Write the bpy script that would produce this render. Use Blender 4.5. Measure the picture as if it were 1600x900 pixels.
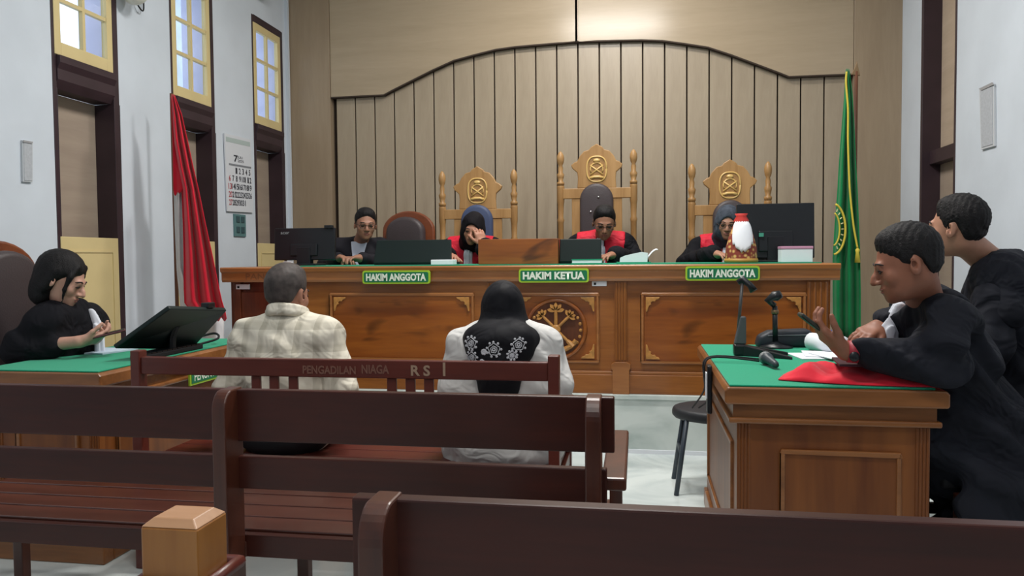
import bpy, bmesh, math, random
import numpy as np
from mathutils import Matrix, Vector
random.seed(7)
for o in list(bpy.data.objects): bpy.data.objects.remove(o)
SC = bpy.context.scene
COL = SC.collection
R = math.radians

# ---------------------------------------------------------------- camera, world, lights, exposure
FPX, YAW, PIT, ROLL, HC = 1200.0, R(9.4), R(2.3), R(0.5), 1.22
_f = np.array([-math.sin(YAW)*math.cos(PIT), math.cos(YAW)*math.cos(PIT), -math.sin(PIT)])
_r0 = np.array([math.cos(YAW), math.sin(YAW), 0.0]); _u0 = np.cross(_r0, _f)
_r = _r0*math.cos(ROLL) - _u0*math.sin(ROLL); _u = _u0*math.cos(ROLL) + _r0*math.sin(ROLL)
CAM = np.array([0, 0, HC])
cd = bpy.data.cameras.new('camera'); cam = bpy.data.objects.new('camera', cd); COL.objects.link(cam)
cd.sensor_width = 36; cd.lens = FPX/1600*36; cd.clip_start = .02
cam.matrix_world = Matrix(((_r[0], _u[0], -_f[0], 0), (_r[1], _u[1], -_f[1], 0), (_r[2], _u[2], -_f[2], HC), (0, 0, 0, 1)))
SC.camera = cam
def _ray(px, py): return _r*(px-800)/FPX - _u*(py-450)/FPX + _f
def aty(px, py, Y): d = _ray(px, py); return CAM + d*(Y/d[1])          # point seen at a pixel on the plane y = Y
def atz(px, py, Z): d = _ray(px, py); return CAM + d*((Z-HC)/d[2])
def atx(px, py, X): d = _ray(px, py); return CAM + d*(X/d[0])

w = bpy.data.worlds.new('world'); SC.world = w; w.use_nodes = True
w.node_tree.nodes['Background'].inputs[0].default_value = (.80, .90, 1.0, 1)
w.node_tree.nodes['Background'].inputs[1].default_value = 1.9
SC.view_settings.view_transform = 'Standard'; SC.view_settings.look = 'None'
SC.view_settings.gamma = 1; SC.view_settings.use_curve_mapping = False
SC.view_settings.exposure = 0.12
LAMPS = [(-.30, 3.75, 100), (-.30, 5.55, 52), (-.30, 1.2, 46), (-.3, -1.2, 28)]        # ceiling fixtures: x, y, watts

# ---------------------------------------------------------------- materials
def lin(c): return tuple(((x/255)/12.92 if x/255 <= .04045 else ((x/255+.055)/1.055)**2.4) for x in c[:3]) + (1,)
MATS = {}
def _base(name):
    m = bpy.data.materials.new(name); m.use_nodes = True; nt = m.node_tree
    return m, nt, nt.nodes['Principled BSDF']
def mat(name, c, rough=.6, spec=.4, metal=0, noise=0, nscale=20, bump=0, bscale=60, emit=0, coat=0, sheen=0, bdist=.01):
    if name in MATS: return MATS[name]
    m, nt, b = _base(name); L = nt.links
    b.inputs['Base Color'].default_value = lin(c); b.inputs['Roughness'].default_value = rough
    b.inputs['Specular IOR Level'].default_value = spec; b.inputs['Metallic'].default_value = metal
    b.inputs['Coat Weight'].default_value = coat; b.inputs['Sheen Weight'].default_value = sheen
    if emit:
        b.inputs['Emission Color'].default_value = lin(c); b.inputs['Emission Strength'].default_value = emit
    if noise or bump:
        tc = nt.nodes.new('ShaderNodeTexCoord')
    if noise:
        n = nt.nodes.new('ShaderNodeTexNoise'); n.inputs['Scale'].default_value = nscale; n.inputs['Detail'].default_value = 4
        r = nt.nodes.new('ShaderNodeValToRGB'); a = lin([max(0, x*(1-noise)) for x in c]); z = lin([min(255, x*(1+noise)) for x in c])
        r.color_ramp.elements[0].color = a; r.color_ramp.elements[1].color = z
        r.color_ramp.elements[0].position = .3; r.color_ramp.elements[1].position = .7
        L.new(tc.outputs['Object'], n.inputs['Vector']); L.new(n.outputs['Fac'], r.inputs[0]); L.new(r.outputs[0], b.inputs['Base Color'])
    if bump:
        n2 = nt.nodes.new('ShaderNodeTexNoise'); n2.inputs['Scale'].default_value = bscale
        bp = nt.nodes.new('ShaderNodeBump'); bp.inputs['Strength'].default_value = bump; bp.inputs['Distance'].default_value = bdist; n2.inputs['Distortion'].default_value = 1.2 if bdist > .02 else 0; n2.inputs['Detail'].default_value = 2 if bdist > .02 else 4
        L.new(tc.outputs['Object'], n2.inputs['Vector']); L.new(n2.outputs['Fac'], bp.inputs['Height']); L.new(bp.outputs[0], b.inputs['Normal'])
    MATS[name] = m; return m
def wood(name, c1, c2, axis='X', scale=1.0, rough=.35, spec=.5, coat=0, knots=0, lo=.3, hi=.7, fine=.35):
    if name in MATS: return MATS[name]
    m, nt, b = _base(name); L = nt.links; N = nt.nodes.new
    tc = N('ShaderNodeTexCoord'); mp = N('ShaderNodeMapping')
    s = {'X': (.9, 9, 9), 'Y': (9, .9, 9), 'Z': (9, 9, .9)}[axis]
    mp.inputs['Scale'].default_value = [x*scale for x in s]
    L.new(tc.outputs['Object'], mp.inputs['Vector'])
    n = N('ShaderNodeTexNoise'); n.inputs['Scale'].default_value = 1.0; n.inputs['Detail'].default_value = 3; n.inputs['Distortion'].default_value = .6
    L.new(mp.outputs[0], n.inputs['Vector'])
    n2 = N('ShaderNodeTexNoise'); n2.inputs['Scale'].default_value = 9; n2.inputs['Detail'].default_value = 2
    L.new(mp.outputs[0], n2.inputs['Vector'])
    mx = N('ShaderNodeMath'); mx.operation = 'MULTIPLY_ADD'; mx.inputs[1].default_value = fine
    sb = N('ShaderNodeMath'); sb.operation = 'SUBTRACT'; sb.inputs[1].default_value = .5
    L.new(n2.outputs['Fac'], sb.inputs[0]); L.new(sb.outputs[0], mx.inputs[0]); L.new(n.outputs['Fac'], mx.inputs[2])
    r = N('ShaderNodeValToRGB'); r.color_ramp.elements[0].color = lin(c1); r.color_ramp.elements[1].color = lin(c2)
    r.color_ramp.elements[0].position = lo; r.color_ramp.elements[1].position = hi
    L.new(mx.outputs[0], r.inputs[0])
    out = r.outputs[0]
    if knots:
        v = N('ShaderNodeTexNoise'); v.inputs['Scale'].default_value = 1.0; v.inputs['Distortion'].default_value = 1.4
        m2 = N('ShaderNodeMapping'); k = {'X': (2.2, 6, 6), 'Y': (6, 2.2, 6), 'Z': (6, 6, 2.2)}[axis]; m2.inputs['Scale'].default_value = k
        m2.inputs['Location'].default_value = (3.1, 1.7, .4)
        L.new(tc.outputs['Object'], m2.inputs['Vector']); L.new(m2.outputs[0], v.inputs['Vector'])
        rr = N('ShaderNodeValToRGB'); rr.color_ramp.elements[0].position = .56; rr.color_ramp.elements[1].position = .72
        mm = N('ShaderNodeMath'); mm.operation = 'MULTIPLY'; mm.inputs[1].default_value = knots
        L.new(v.outputs['Fac'], rr.inputs[0]); L.new(rr.outputs[0], mm.inputs[0])
        mix = N('ShaderNodeMix'); mix.data_type = 'RGBA'; L.new(mm.outputs[0], mix.inputs['Factor'])
        L.new(out, mix.inputs['A']); mix.inputs['B'].default_value = lin([x*.42 for x in c1]); out = mix.outputs['Result']
    L.new(out, b.inputs['Base Color'])
    b.inputs['Roughness'].default_value = rough; b.inputs['Specular IOR Level'].default_value = spec; b.inputs['Coat Weight'].default_value = coat
    b.inputs['Coat Roughness'].default_value = .15
    MATS[name] = m; return m
def marble(name, c1, c2, rough=.2):
    if name in MATS: return MATS[name]
    m, nt, b = _base(name); L = nt.links; N = nt.nodes.new
    tc = N('ShaderNodeTexCoord'); n = N('ShaderNodeTexNoise'); n.inputs['Scale'].default_value = 1.7; n.inputs['Detail'].default_value = 6; n.inputs['Distortion'].default_value = 1.8
    L.new(tc.outputs['Object'], n.inputs['Vector']); r = N('ShaderNodeValToRGB')
    r.color_ramp.elements[0].color = lin(c1); r.color_ramp.elements[0].position = .36
    r.color_ramp.elements[1].color = lin(c2); r.color_ramp.elements[1].position = .56
    L.new(n.outputs['Fac'], r.inputs[0]); L.new(r.outputs[0], b.inputs['Base Color'])
    b.inputs['Roughness'].default_value = rough
    MATS[name] = m; return m

M_white = mat('white_plaster', (200, 208, 217), .75, .2, noise=.02, nscale=3, bump=.05, bscale=30)
M_ceil = mat('ceiling_white', (222, 222, 220), .9, .1)
M_floor = marble('floor_marble', (188, 198, 198), (214, 222, 220), .12)
M_step = marble('step_marble', (172, 184, 180), (206, 214, 210), .25)
M_plank = wood('taupe_laminate', (150, 136, 116), (163, 149, 128), 'Z', 1.2, .3, .45)
M_head = wood('header_laminate', (160, 144, 120), (170, 153, 129), 'X', .8, .2, .45)
M_side = wood('side_laminate', (146, 128, 106), (156, 138, 115), 'Z', 1.2, .35, .4)
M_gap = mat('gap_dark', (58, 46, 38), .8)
M_dark = mat('dark_frame_paint', (52, 38, 44), .45, .4, noise=.08, nscale=6)
M_yel = mat('cream_yellow_paint', (206, 188, 138), .5, .35, noise=.02, nscale=5)
M_beige = wood('beige_board', (152, 137, 123), (163, 148, 132), 'Y', 1.0, .5, .3)
M_reveal = mat('lilac_reveal', (186, 188, 214), .8)
M_honey = wood('honey_wood', (122, 70, 28), (156, 97, 44), 'X', 1.0, .28, .5, .3)
M_honeyv = wood('honey_wood_upright', (118, 68, 28), (150, 93, 42), 'Z', 1.0, .28, .5, .3)
M_top = wood('bench_moulding', (136, 84, 42), (166, 110, 62), 'X', .8, .3, .5, .3)
M_panel = wood('red_brown_panel', (118, 60, 20), (158, 92, 34), 'X', .55, .3, .5, .3, knots=.75)
M_extp = wood('dark_red_section', (82, 36, 20), (108, 54, 30), 'Z', 1, .35, .5)
M_carve = mat('carved_gold_wood', (172, 122, 62), .4, .5, noise=.12, nscale=40)
M_pew = wood('dark_pew_wood', (46, 17, 12), (66, 27, 19), 'X', .9, .36, .32, .05)
M_pewz = wood('dark_pew_wood_upright', (60, 29, 20), (84, 43, 29), 'Z', .9, .32, .45, .12)
M_pewr = wood('reddish_pew_wood', (80, 33, 26), (98, 43, 33), 'X', .9, .35, .45, .08)
M_green = mat('green_cloth', (28, 148, 112), .85, .1, noise=.05, nscale=150, bump=.15, bscale=500, sheen=.2)
M_black = mat('black_plastic', (22, 25, 29), .35, .4)
M_blackm = mat('black_matte', (26, 27, 30), .7, .3)
M_screen = mat('dark_green_gloss', (9, 26, 25), .5, .3)
M_paper = mat('white_paper', (226, 230, 236), .8, .1)
M_silver = mat('silver_metal', (190, 190, 190), .25, .5, 1)
M_leather = mat('dark_leather', (66, 58, 60), .45, .4, bump=.15, bscale=120)
M_blue = mat('blue_leather', (62, 74, 104), .5, .35)
M_red = mat('red_cloth', (222, 36, 56), .7, .15, noise=.06, nscale=8, sheen=.2)
M_goldw = wood('golden_chair_wood', (150, 112, 66), (172, 134, 86), 'Z', 1.2, .4, .4)

# ---------------------------------------------------------------- mesh helpers
WLOC = {}
class MB:
    def __init__(s): s.v = []; s.f = []
    def add(s, vs, fs):
        n = len(s.v); s.v += [tuple(map(float, p)) for p in vs]; s.f += [tuple(i+n for i in q) for q in fs]; return s
    def box(s, x0, x1, y0, y1, z0, z1):
        return s.add([(x, y, z) for z in (z0, z1) for y in (y0, y1) for x in (x0, x1)],
                     [(0, 2, 3, 1), (4, 5, 7, 6), (0, 1, 5, 4), (1, 3, 7, 5), (3, 2, 6, 7), (2, 0, 4, 6)])
    def hexa(s, p): return s.add(p, [(0, 3, 2, 1), (4, 5, 6, 7), (0, 1, 5, 4), (1, 2, 6, 5), (2, 3, 7, 6), (3, 0, 4, 7)])
    def prism(s, pts, axis, a, b):
        n = len(pts); mk = {'x': lambda p, t: (t, p[0], p[1]), 'y': lambda p, t: (p[0], t, p[1]), 'z': lambda p, t: (p[0], p[1], t)}[axis]
        return s.add([mk(p, a) for p in pts] + [mk(p, b) for p in pts],
                     [tuple(range(n)), tuple(range(2*n-1, n-1, -1))] + [(i, (i+1) % n, (i+1) % n+n, i+n) for i in range(n)])
    def tube(s, pts, r, n=8):
        pts = [np.array(p, float) for p in pts]; m = len(pts); rs = r if isinstance(r, (list, tuple)) else [r]*m
        vs = []; up = None
        for i, p in enumerate(pts):
            t = pts[min(i+1, m-1)] - pts[max(i-1, 0)]; t = t/(np.linalg.norm(t)+1e-9)
            if up is None:
                up = np.array([0, 0, 1.]) if abs(t[2]) < .9 else np.array([1., 0, 0])
            a = np.cross(t, up); a /= np.linalg.norm(a)+1e-9; b = np.cross(a, t); up = b
            for k in range(n):
                g = 2*math.pi*k/n; vs.append(p + rs[i]*(a*math.cos(g) + b*math.sin(g)))
        fs = [(i*n+k, i*n+(k+1) % n, (i+1)*n+(k+1) % n, (i+1)*n+k) for i in range(m-1) for k in range(n)]
        fs += [tuple(range(n-1, -1, -1)), tuple(range((m-1)*n, m*n))]
        return s.add(vs, fs)
    def lathe(s, prof, c, n=14, axis='z'):
        vs = []
        for (r, h) in prof:
            for k in range(n):
                g = 2*math.pi*k/n; a, b = r*math.cos(g), r*math.sin(g)
                q = {'z': (a, b, h), 'y': (a, h, b), 'x': (h, a, b)}[axis]; vs.append((c[0]+q[0], c[1]+q[1], c[2]+q[2]))
        m = len(prof)
        fs = [(i*n+k, i*n+(k+1) % n, (i+1)*n+(k+1) % n, (i+1)*n+k) for i in range(m-1) for k in range(n)]
        fs += [tuple(range(n-1, -1, -1)), tuple(range((m-1)*n, m*n))]
        return s.add(vs, fs)
    def ell(s, c, r, nu=12, nv=8, M=None):
        vs = []; M = np.eye(3) if M is None else M
        for j in range(nv+1):
            t = math.pi*j/nv
            for i in range(nu):
                g = 2*math.pi*i/nu
                q = M @ np.array([r[0]*math.sin(t)*math.cos(g), r[1]*math.sin(t)*math.sin(g), r[2]*math.cos(t)]); vs.append(np.array(c)+q)
        return s.add(vs, [(j*nu+i, j*nu+(i+1) % nu, (j+1)*nu+(i+1) % nu, (j+1)*nu+i) for j in range(nv) for i in range(nu)])
    def grid(s, P):
        a, b = len(P), len(P[0])
        return s.add([p for row in P for p in row], [(i*b+j, (i+1)*b+j, (i+1)*b+j+1, i*b+j+1) for i in range(a-1) for j in range(b-1)])
    def xf(s, M):
        M = Matrix(M); s.v = [tuple(M @ Vector(p)) for p in s.v]; return s
    def build(s, name, m, parent=None, bevel=0, smooth=False, solid=0, seg=2):
        v = np.array(s.v); c = np.array([(v[:, 0].min()+v[:, 0].max())/2, (v[:, 1].min()+v[:, 1].max())/2, v[:, 2].min()])
        me = bpy.data.meshes.new(name); me.from_pydata([tuple(p) for p in v-c], [], s.f)
        bm = bmesh.new(); bm.from_mesh(me); bmesh.ops.remove_doubles(bm, verts=bm.verts, dist=1e-6)
        bmesh.ops.recalc_face_normals(bm, faces=bm.faces); bm.to_mesh(me); bm.free()
        return place(name, me, m, c, parent, bevel, smooth, solid, seg)
def place(name, me, m, c, parent=None, bevel=0, smooth=False, solid=0, seg=2):
    o = bpy.data.objects.new(name, me); COL.objects.link(o)
    for k in (m if isinstance(m, (list, tuple)) else [m]): me.materials.append(k)
    p = WLOC[parent.name] if parent else np.zeros(3)
    o.location = tuple(np.array(c)-p); o.parent = parent; WLOC[o.name] = np.array(c, float)
    if smooth: me.polygons.foreach_set('use_smooth', [True]*len(me.polygons))
    if solid:
        k = o.modifiers.new('thickness', 'SOLIDIFY'); k.thickness = solid; k.offset = 0
    if bevel:
        k = o.modifiers.new('bevel', 'BEVEL'); k.width = bevel; k.segments = seg; k.limit_method = 'ANGLE'; k.angle_limit = R(40)
    return o
def tag(o, label, cat, group=None):
    o['label'] = label; o['category'] = cat
    if group: o['group'] = group
    return o
def thing(name, label, cat, loc, group=None):
    o = bpy.data.objects.new(name, None); COL.objects.link(o); o.location = tuple(map(float, loc)); o.empty_display_size = .1
    WLOC[o.name] = np.array(loc, float); return tag(o, label, cat, group)
def struct(o): o['kind'] = 'structure'; return o
def structroot(name, loc):
    o = bpy.data.objects.new(name, None); COL.objects.link(o); o.location = loc; WLOC[o.name] = np.array(loc, float); return struct(o)
def text(name, s, m, parent, org, ux, uz, wdt, hgt, ext=.002, bold=.0, space=1.0):
    """flat lettering: org = centre, ux = reading direction, uz = up, fitted to wdt x hgt"""
    cu = bpy.data.curves.new('t', 'FONT'); cu.body = s; cu.size = 1; cu.offset = bold; cu.extrude = .0; cu.space_character = space; cu.resolution_u = 3
    t = bpy.data.objects.new('t', cu); COL.objects.link(t)
    me = bpy.data.meshes.new_from_object(t.evaluated_get(bpy.context.evaluated_depsgraph_get())); bpy.data.objects.remove(t)
    v = np.array([tuple(q.co) for q in me.vertices]); lo, hi = v.min(0), v.max(0); mid = (lo+hi)/2
    k = np.array([wdt/(hi[0]-lo[0]), hgt/(hi[1]-lo[1])]); ux = np.array(ux, float); uz = np.array(uz, float); n = np.cross(ux, uz)
    P = [(ux*(p[0]-mid[0])*k[0] + uz*(p[1]-mid[1])*k[1] + n*ext) for p in v]
    for q, p in zip(me.vertices, P): q.co = tuple(p)
    return place(name, me, m, np.array(org, float), parent)
def smoothpath(pts, n=6):
    pts = [np.array(p, float) for p in pts]; P = [pts[0]]+pts+[pts[-1]]; out = []
    for i in range(1, len(P)-2):
        for k in range(n):
            t = k/n; a, b, c, d = P[i-1], P[i], P[i+1], P[i+2]
            out.append(.5*((2*b)+(-a+c)*t+(2*a-5*b+4*c-d)*t*t+(-a+3*b-3*c+d)*t**3))
    return out+[pts[-1]]

# ---------------------------------------------------------------- the room
YW, XL, XR, ZC, YR = 6.9, -3.25, 2.145, 4.25, -2.6
PZ, PY = .366, 4.77                      # podium height and front
struct(MB().box(XL-.2, XR+.2, YR, YW+.1, -.1, 0).build('floor', M_floor))
struct(MB().box(XL, XR, PY, YW, 0, PZ-.03).build('floor_podium', M_step))
pod = [o for o in COL.objects if o.name == 'floor_podium'][0]
MB().box(XL, XR, PY-.012, YW, PZ-.03, PZ).build('podium_slab', M_step, pod, .004)
MB().box(XL, XR, PY-.008, PY, 0, .025).build('podium_skirting', M_paper, pod)
struct(MB().box(XL-.2, XR+.2, YR, YW+.1, ZC, ZC+.1).build('ceiling', M_ceil))
struct(MB().box(XL-.2, XR+.2, YR-.1, YR, 0, ZC).build('wall_rear', M_white))
# back wall with planks under an arched header
wb = struct(MB().box(XL-.2, XR+.2, YW+.045, YW+.2, 0, ZC).build('wall_back', M_gap))
PX0, PXN, PN = -2.80, 1.737, 24
cx = (PX0+PXN)/2
prof = [(601, 148.6), (616, 140.6), (647, 125), (678, 109.5), (710, 95), (743, 86), (775, 78), (806, 73.6), (839, 70.7), (873, 67.8), (906, 66)]
pp = [aty(x, y, YW-.02) for x, y in prof]
pp = [(float(p[0]), float(p[2])) for p in pp]
zk = pp[0][1]-.003
half = [(PX0-.03, zk), pp[0]] + pp[1:]
apex = max(p[1] for p in pp)+.006
curve = half + [(cx, apex)] + [(2*cx-x, z) for x, z in half[::-1]]
def curve_z(x):
    for (a, za), (b, zb) in zip(curve, curve[1:]):
        if a <= x <= b: return za+(zb-za)*(x-a)/(b-a+1e-9)
    return zk
st = (PXN-PX0)/PN
for i in range(PN):
    a, b = PX0+i*st+.006, PX0+(i+1)*st-.006
    za, zb = curve_z(a)+.06, curve_z(b)+.06
    MB().prism([(a, PZ), (b, PZ), (b, zb), (a, za)], 'y', YW, YW+.03).build('plank', M_plank, wb, .003)
for a, b in ((PX0-.03, -.5205), (-.5195, 2*cx-PX0+.03)):
    lo = [(a, curve_z(a))] + [p for p in curve if a < p[0] < b] + [(b, curve_z(b))]; m = MB()
    y0, y1 = YW-.045, YW+.04; n = len(lo)
    m.add([(x, y, z) for x, z0 in lo for y in (y0, y1) for z in (z0, ZC)], [(4*i, 4*i+4, 4*i+5, 4*i+1) for i in range(n-1)] + [(4*i+2, 4*i+3, 4*i+7, 4*i+6) for i in range(n-1)] + [(4*i, 4*i+2, 4*i+6, 4*i+4) for i in range(n-1)] + [(4*i+1, 4*i+5, 4*i+7, 4*i+3) for i in range(n-1)] + [(0, 1, 3, 2), (4*n-4, 4*n-2, 4*n-1, 4*n-3)])
    m.build('header_panel', M_head, wb)
MB().grid([[(x, YW-.049, z-.004), (x, YW+.03, z-.004)] for x, z in curve]).build('header_shadow_edge', M_gap, wb, solid=.012)  # strip paints in the shadow line under the header along with its dark edge
MB().box(XL, PX0-.034, YW-.055, YW+.04, PZ, ZC).build('side_panel', M_side, wb, .002)
MB().box(2*cx-PX0+.034, XR, YW-.055, YW+.04, PZ, ZC).build('side_panel', M_side, wb, .002)
# left wall: openings between piers
WINS = [(3.88, 4.44), (5.0, 5.56), (6.17, 6.74)]
ZT, XO = 3.31, XL-.22
wl = MB(); y = YR
for a, b in WINS + [(YW+.1, None)]:
    wl.box(XO, XL, y, a, 0, ZC)
    if b: wl.box(XO, XL, a, b, ZT, ZC); wl.box(XO, XL, a, b, 0, .08); y = b
wl = struct(wl.build('wall_left', M_white))
MB().box(XL, XL+.03, 6.80, 6.83, PZ, ZC).build('conduit', M_white, wl)
glass, nt, b = _base('window_glass'); nt.nodes.remove(b)
g = nt.nodes.new('ShaderNodeBsdfTransparent'); g.inputs[0].default_value = (.93, .96, 1, 1)
gl = nt.nodes.new('ShaderNodeBsdfGlossy'); gl.inputs['Roughness'].default_value = .05; mx = nt.nodes.new('ShaderNodeMixShader'); mx.inputs[0].default_value = .06
nt.links.new(g.outputs[0], mx.inputs[1]); nt.links.new(gl.outputs[0], mx.inputs[2]); nt.links.new(mx.outputs[0], nt.nodes['Material Output'].inputs[0])
for k, (a, b) in enumerate(WINS):
    wn = structroot('window_%d' % (k+1), (XL, (a+b)/2, .08)); J = .05; D = .135
    fm = MB(); fm.box(XL-D, XL+.004, a, a+.03, .08, 2.2); fm.box(XL-D, XL+.004, b-J, b, .08, 2.2)
    fm.box(XL-.035, XL+.004, a, a+.03, 2.2, ZT); fm.box(XL-.035, XL+.004, b-J, b, 2.2, ZT)
    fm.box(XL-.035, XL+.004, a+.03, b-J, ZT-.06, ZT)
    fm.build('frame', M_dark, wn, .003)
    MB().prism([(XL-D, 2.20), (XL-.02, 2.20), (XL+.0, 2.23), (XL+.012, 2.25), (XL+.012, 2.31), (XL+.03, 2.345), (XL+.03, 2.385), (XL-D, 2.385)], 'y', a+.03, b-J).build('transom', M_dark, wn, .002)
    MB().box(XL-D-.02, XL-D, a, b, .08, 2.2).build('back_board', M_beige, wn)
    # upper sash, nearly flush with the wall
    y0, y1, z0, z1, X1, X0 = a+.018, b-J-.004, 2.39, ZT-.062, XL+.008, XL-.028
    s = MB(); s.box(X0, X1, y0, y0+.05, z0, z1); s.box(X0, X1, y1-.05, y1, z0, z1)
    s.box(X0, X1, y0+.05, y1-.05, z0, z0+.075); s.box(X0, X1, y0+.05, y1-.05, z1-.06, z1)
    s = s.build('sash', M_yel, wn, .003)
    ya, yb, za, zb = y0+.05, y1-.05, z0+.075, z1-.06; ym = (ya+yb)/2
    bar = MB(); bar.box(X0+.006, X1-.004, ym-.011, ym+.011, za, zb)
    for q in (1, 2):
        zz = za+(zb-za)*q/3; bar.box(X0+.006, X1-.004, ya, ym-.011, zz-.011, zz+.011); bar.box(X0+.006, X1-.004, ym+.011, yb, zz-.011, zz+.011)
    bar.build('glazing_bar', M_yel, s)
    for q in range(3):
        for c in range(2):
            h = (zb-za)/3
            MB().box(XL-.014, XL-.011, ya if c == 0 else ym, ym if c == 0 else yb, za+q*h, za+(q+1)*h).build('pane', glass, s)
    MB().box(XO-.01, XL-.035, b-J, b, 2.385, ZT).build('reveal', M_reveal, wn)
    # lower cream panel
    zt = 1.36
    p = MB().box(X0, X1, y0, y1, .09, zt).build('lower_panel', M_yel, wn, .003)
    fr = MB(); t = .012
    for (u0, u1, v0, v1) in ((y0+.05, y1-.05, zt-.09, zt-.08), (y0+.05, y1-.05, .2, .21), (y0+.05, y0+.06, .21, zt-.09), (y1-.06, y1-.05, .21, zt-.09)):
        fr.box(X1, X1+.006, u0, u1, v0, v1)
    fr.build('panel_moulding', M_yel, p)
# neighbouring pale building outside windows 2 and 3
struct(MB().box(-6.4, -6.2, 8.7, 14, 0, 7.5).build('wall_outside', mat('outside_plaster', (196, 206, 220), .9, .1, noise=.07, nscale=2.5)))
# right wall with a tall recessed door
DA, DB = 5.73, 6.40
wr = MB(); wr.box(XR, XR+.2, YR, DA, 0, ZC); wr.box(XR, XR+.2, DB, YW+.1, 0, ZC); wr.box(XR, XR+.2, DA, DB, 4.0, ZC)
wr = struct(wr.build('wall_right', M_white))
dr = structroot('door_1', (XR, (DA+DB)/2, PZ))
MB().box(XR-.004, XR+.145, DB-.04, DB, PZ, 4.0).build('jamb', M_dark, dr, .003)
MB().box(XR-.004, XR+.145, DA, DA+.03, PZ, 4.0).build('jamb', M_dark, dr, .003)
MB().box(XR+.05, XR+.145, DA+.03, DB-.04, 1.90, 2.0).build('cross_rail', M_dark, dr, .003)
MB().box(XR+.13, XR+.15, DA+.03, DB-.04, 2.0, 4.0).build('upper_panel', wood('door_board', (176, 158, 138), (188, 170, 150), 'Y', 1, .5, .3), dr)
MB().box(XR+.13, XR+.15, DA+.03, DB-.04, PZ, 1.9).build('lower_panel', M_beige, dr)
for sx, nm in ((XL, 'left'), (XR, 'right')):
    s = 1 if sx < 0 else -1
    struct(MB().box(min(sx, sx+s*.012), max(sx, sx+s*.012), YR, 3.85 if nm == 'left' else PY-.02, 0, .1).build('baseboard_'+nm, M_step))
# ceiling lamps
for i, (lx, ly, wt) in enumerate(LAMPS):
    L = thing('ceiling_lamp', ['twin tube ceiling lamp over the middle of the courtroom', 'twin tube ceiling lamp nearest the panelled back wall', 'twin tube ceiling lamp above the public pews', 'twin tube ceiling lamp nearest the rear wall'][i], 'lamp', (lx, ly, ZC-.09), 'ceiling lamps')
    MB().box(lx-.63, lx+.63, ly-.13, ly+.13, ZC-.05, ZC).build('housing', M_paper, L, .004)
    for s in (-.07, .07):
        MB().tube([(lx-.6, ly+s, ZC-.075), (lx+.6, ly+s, ZC-.075)], .014, 10).build('tube', mat('lamp_tube', (255, 250, 242), .4, emit=3), L, smooth=True)
    ld = bpy.data.lights.new('lamp_light', 'AREA'); ld.shape = 'RECTANGLE'; ld.size = 1.2; ld.size_y = .22; ld.energy = wt; ld.color = (1, .965, .92)
    lo = bpy.data.objects.new('lamp_light', ld); COL.objects.link(lo); lo.parent = L; lo.location = (0, 0, -.012)

# ---------------------------------------------------------------- judges' bench
BF = 4.80                                # face of the bench body
BX0, BX1, BXE = -2.34, 1.12, -2.74
ZB = 1.168
bench = thing('judge_bench', 'long honey-brown carved judges\' bench standing on the marble podium', 'bench', (-.8, 5.1, PZ))
for a, b, m in ((BXE-.02, BX0+.0, M_extp), (BX0, BX1+.045, M_top)):
    MB().prism([(4.765, ZB-.10), (4.757, ZB-.085), (4.757, ZB-.04), (4.742, ZB-.03), (4.738, ZB-.008), (4.745, ZB), (5.42, ZB), (5.42, ZB-.10)], 'x', a, b).build('countertop', M_top, bench, .002)
MB().box(BX0, BX1, BF, BF+.03, PZ+.12, ZB-.1).build('front_board', M_honey, bench)
MB().box(BX1-.03, BX1, BF+.03, 5.38, PZ, ZB-.1).build('end_board', M_honeyv, bench)
MB().box(BXE, BXE+.03, BF+.08, 5.38, PZ, ZB-.1).build('end_board', M_extp, bench)
MB().box(BX0-.0, BX1+.012, BF-.018, BF+.03, PZ, PZ+.12).build('plinth', M_honey, bench, .004)
MB().box(BX0-.0, BX1+.006, BF-.012, BF, PZ+.12, PZ+.14).build('plinth_moulding', M_top, bench, .004)
MB().box(BXE, BX0, BF+.04, BF+.08, PZ, ZB-.1).build('side_section', M_extp, bench, .003)
MB().box(BXE+.08, BX0-.07, BF+.028, BF+.04, PZ+.2, ZB-.17).build('side_section_panel', M_extp, bench, .004)
MB().box(BXE+.03, BXE+.08, BF+.02, BF+.04, PZ, ZB-.1).build('side_section_stile', M_extp, bench, .004)
ex = -.514
def corner(x, z, sx, sz, par):
    q = [(0, 0), (.085, 0), (.078, -.012), (.062, -.016), (.055, -.028), (.04, -.026), (.03, -.034), (.033, -.046), (.02, -.052), (.014, -.07), (.008, -.09), (0, -.09)]
    MB().prism([(x+sx*u, z+sz*v) for u, v in q], 'y', BF-.022, BF-.008).build('corner_ornament', M_carve, par, .003)
def raised_panel(x0, x1, z0, z1, corners):
    p = MB().box(x0, x1, BF-.01, BF+.001, z0, z1).build('panel', M_panel, bench, .002)
    t = .016; fr = MB()
    for a, b, c, d in ((x0-t, x1+t, z1, z1+t), (x0-t, x1+t, z0-t, z0), (x0-t, x0, z0, z1), (x1, x1+t, z0, z1)):
        fr.box(a, b, BF-.02, BF, c, d)
    fr.build('panel_frame', M_top, p, .005)
    for c in corners:
        corner(x0+.012 if c[1] == 'l' else x1-.012, z1-.012 if c[0] == 't' else z0+.012, 1 if c[1] == 'l' else -1, 1 if c[0] == 't' else -1, p)
zp0, zp1 = float(aty(1100, 565, BF)[2]), float(aty(1100, 461, BF)[2])
rx0, rx1 = float(aty(1006, 510, BF)[0]), float(aty(1254, 510, BF)[0])
allc = ('tl', 'tr', 'bl', 'br')
raised_panel(rx0, rx1, zp0, zp1, allc)
raised_panel(2*ex-rx1, 2*ex-rx0, zp0, zp1, allc)
chw = float(aty(932, 510, BF)[0])-ex
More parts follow.
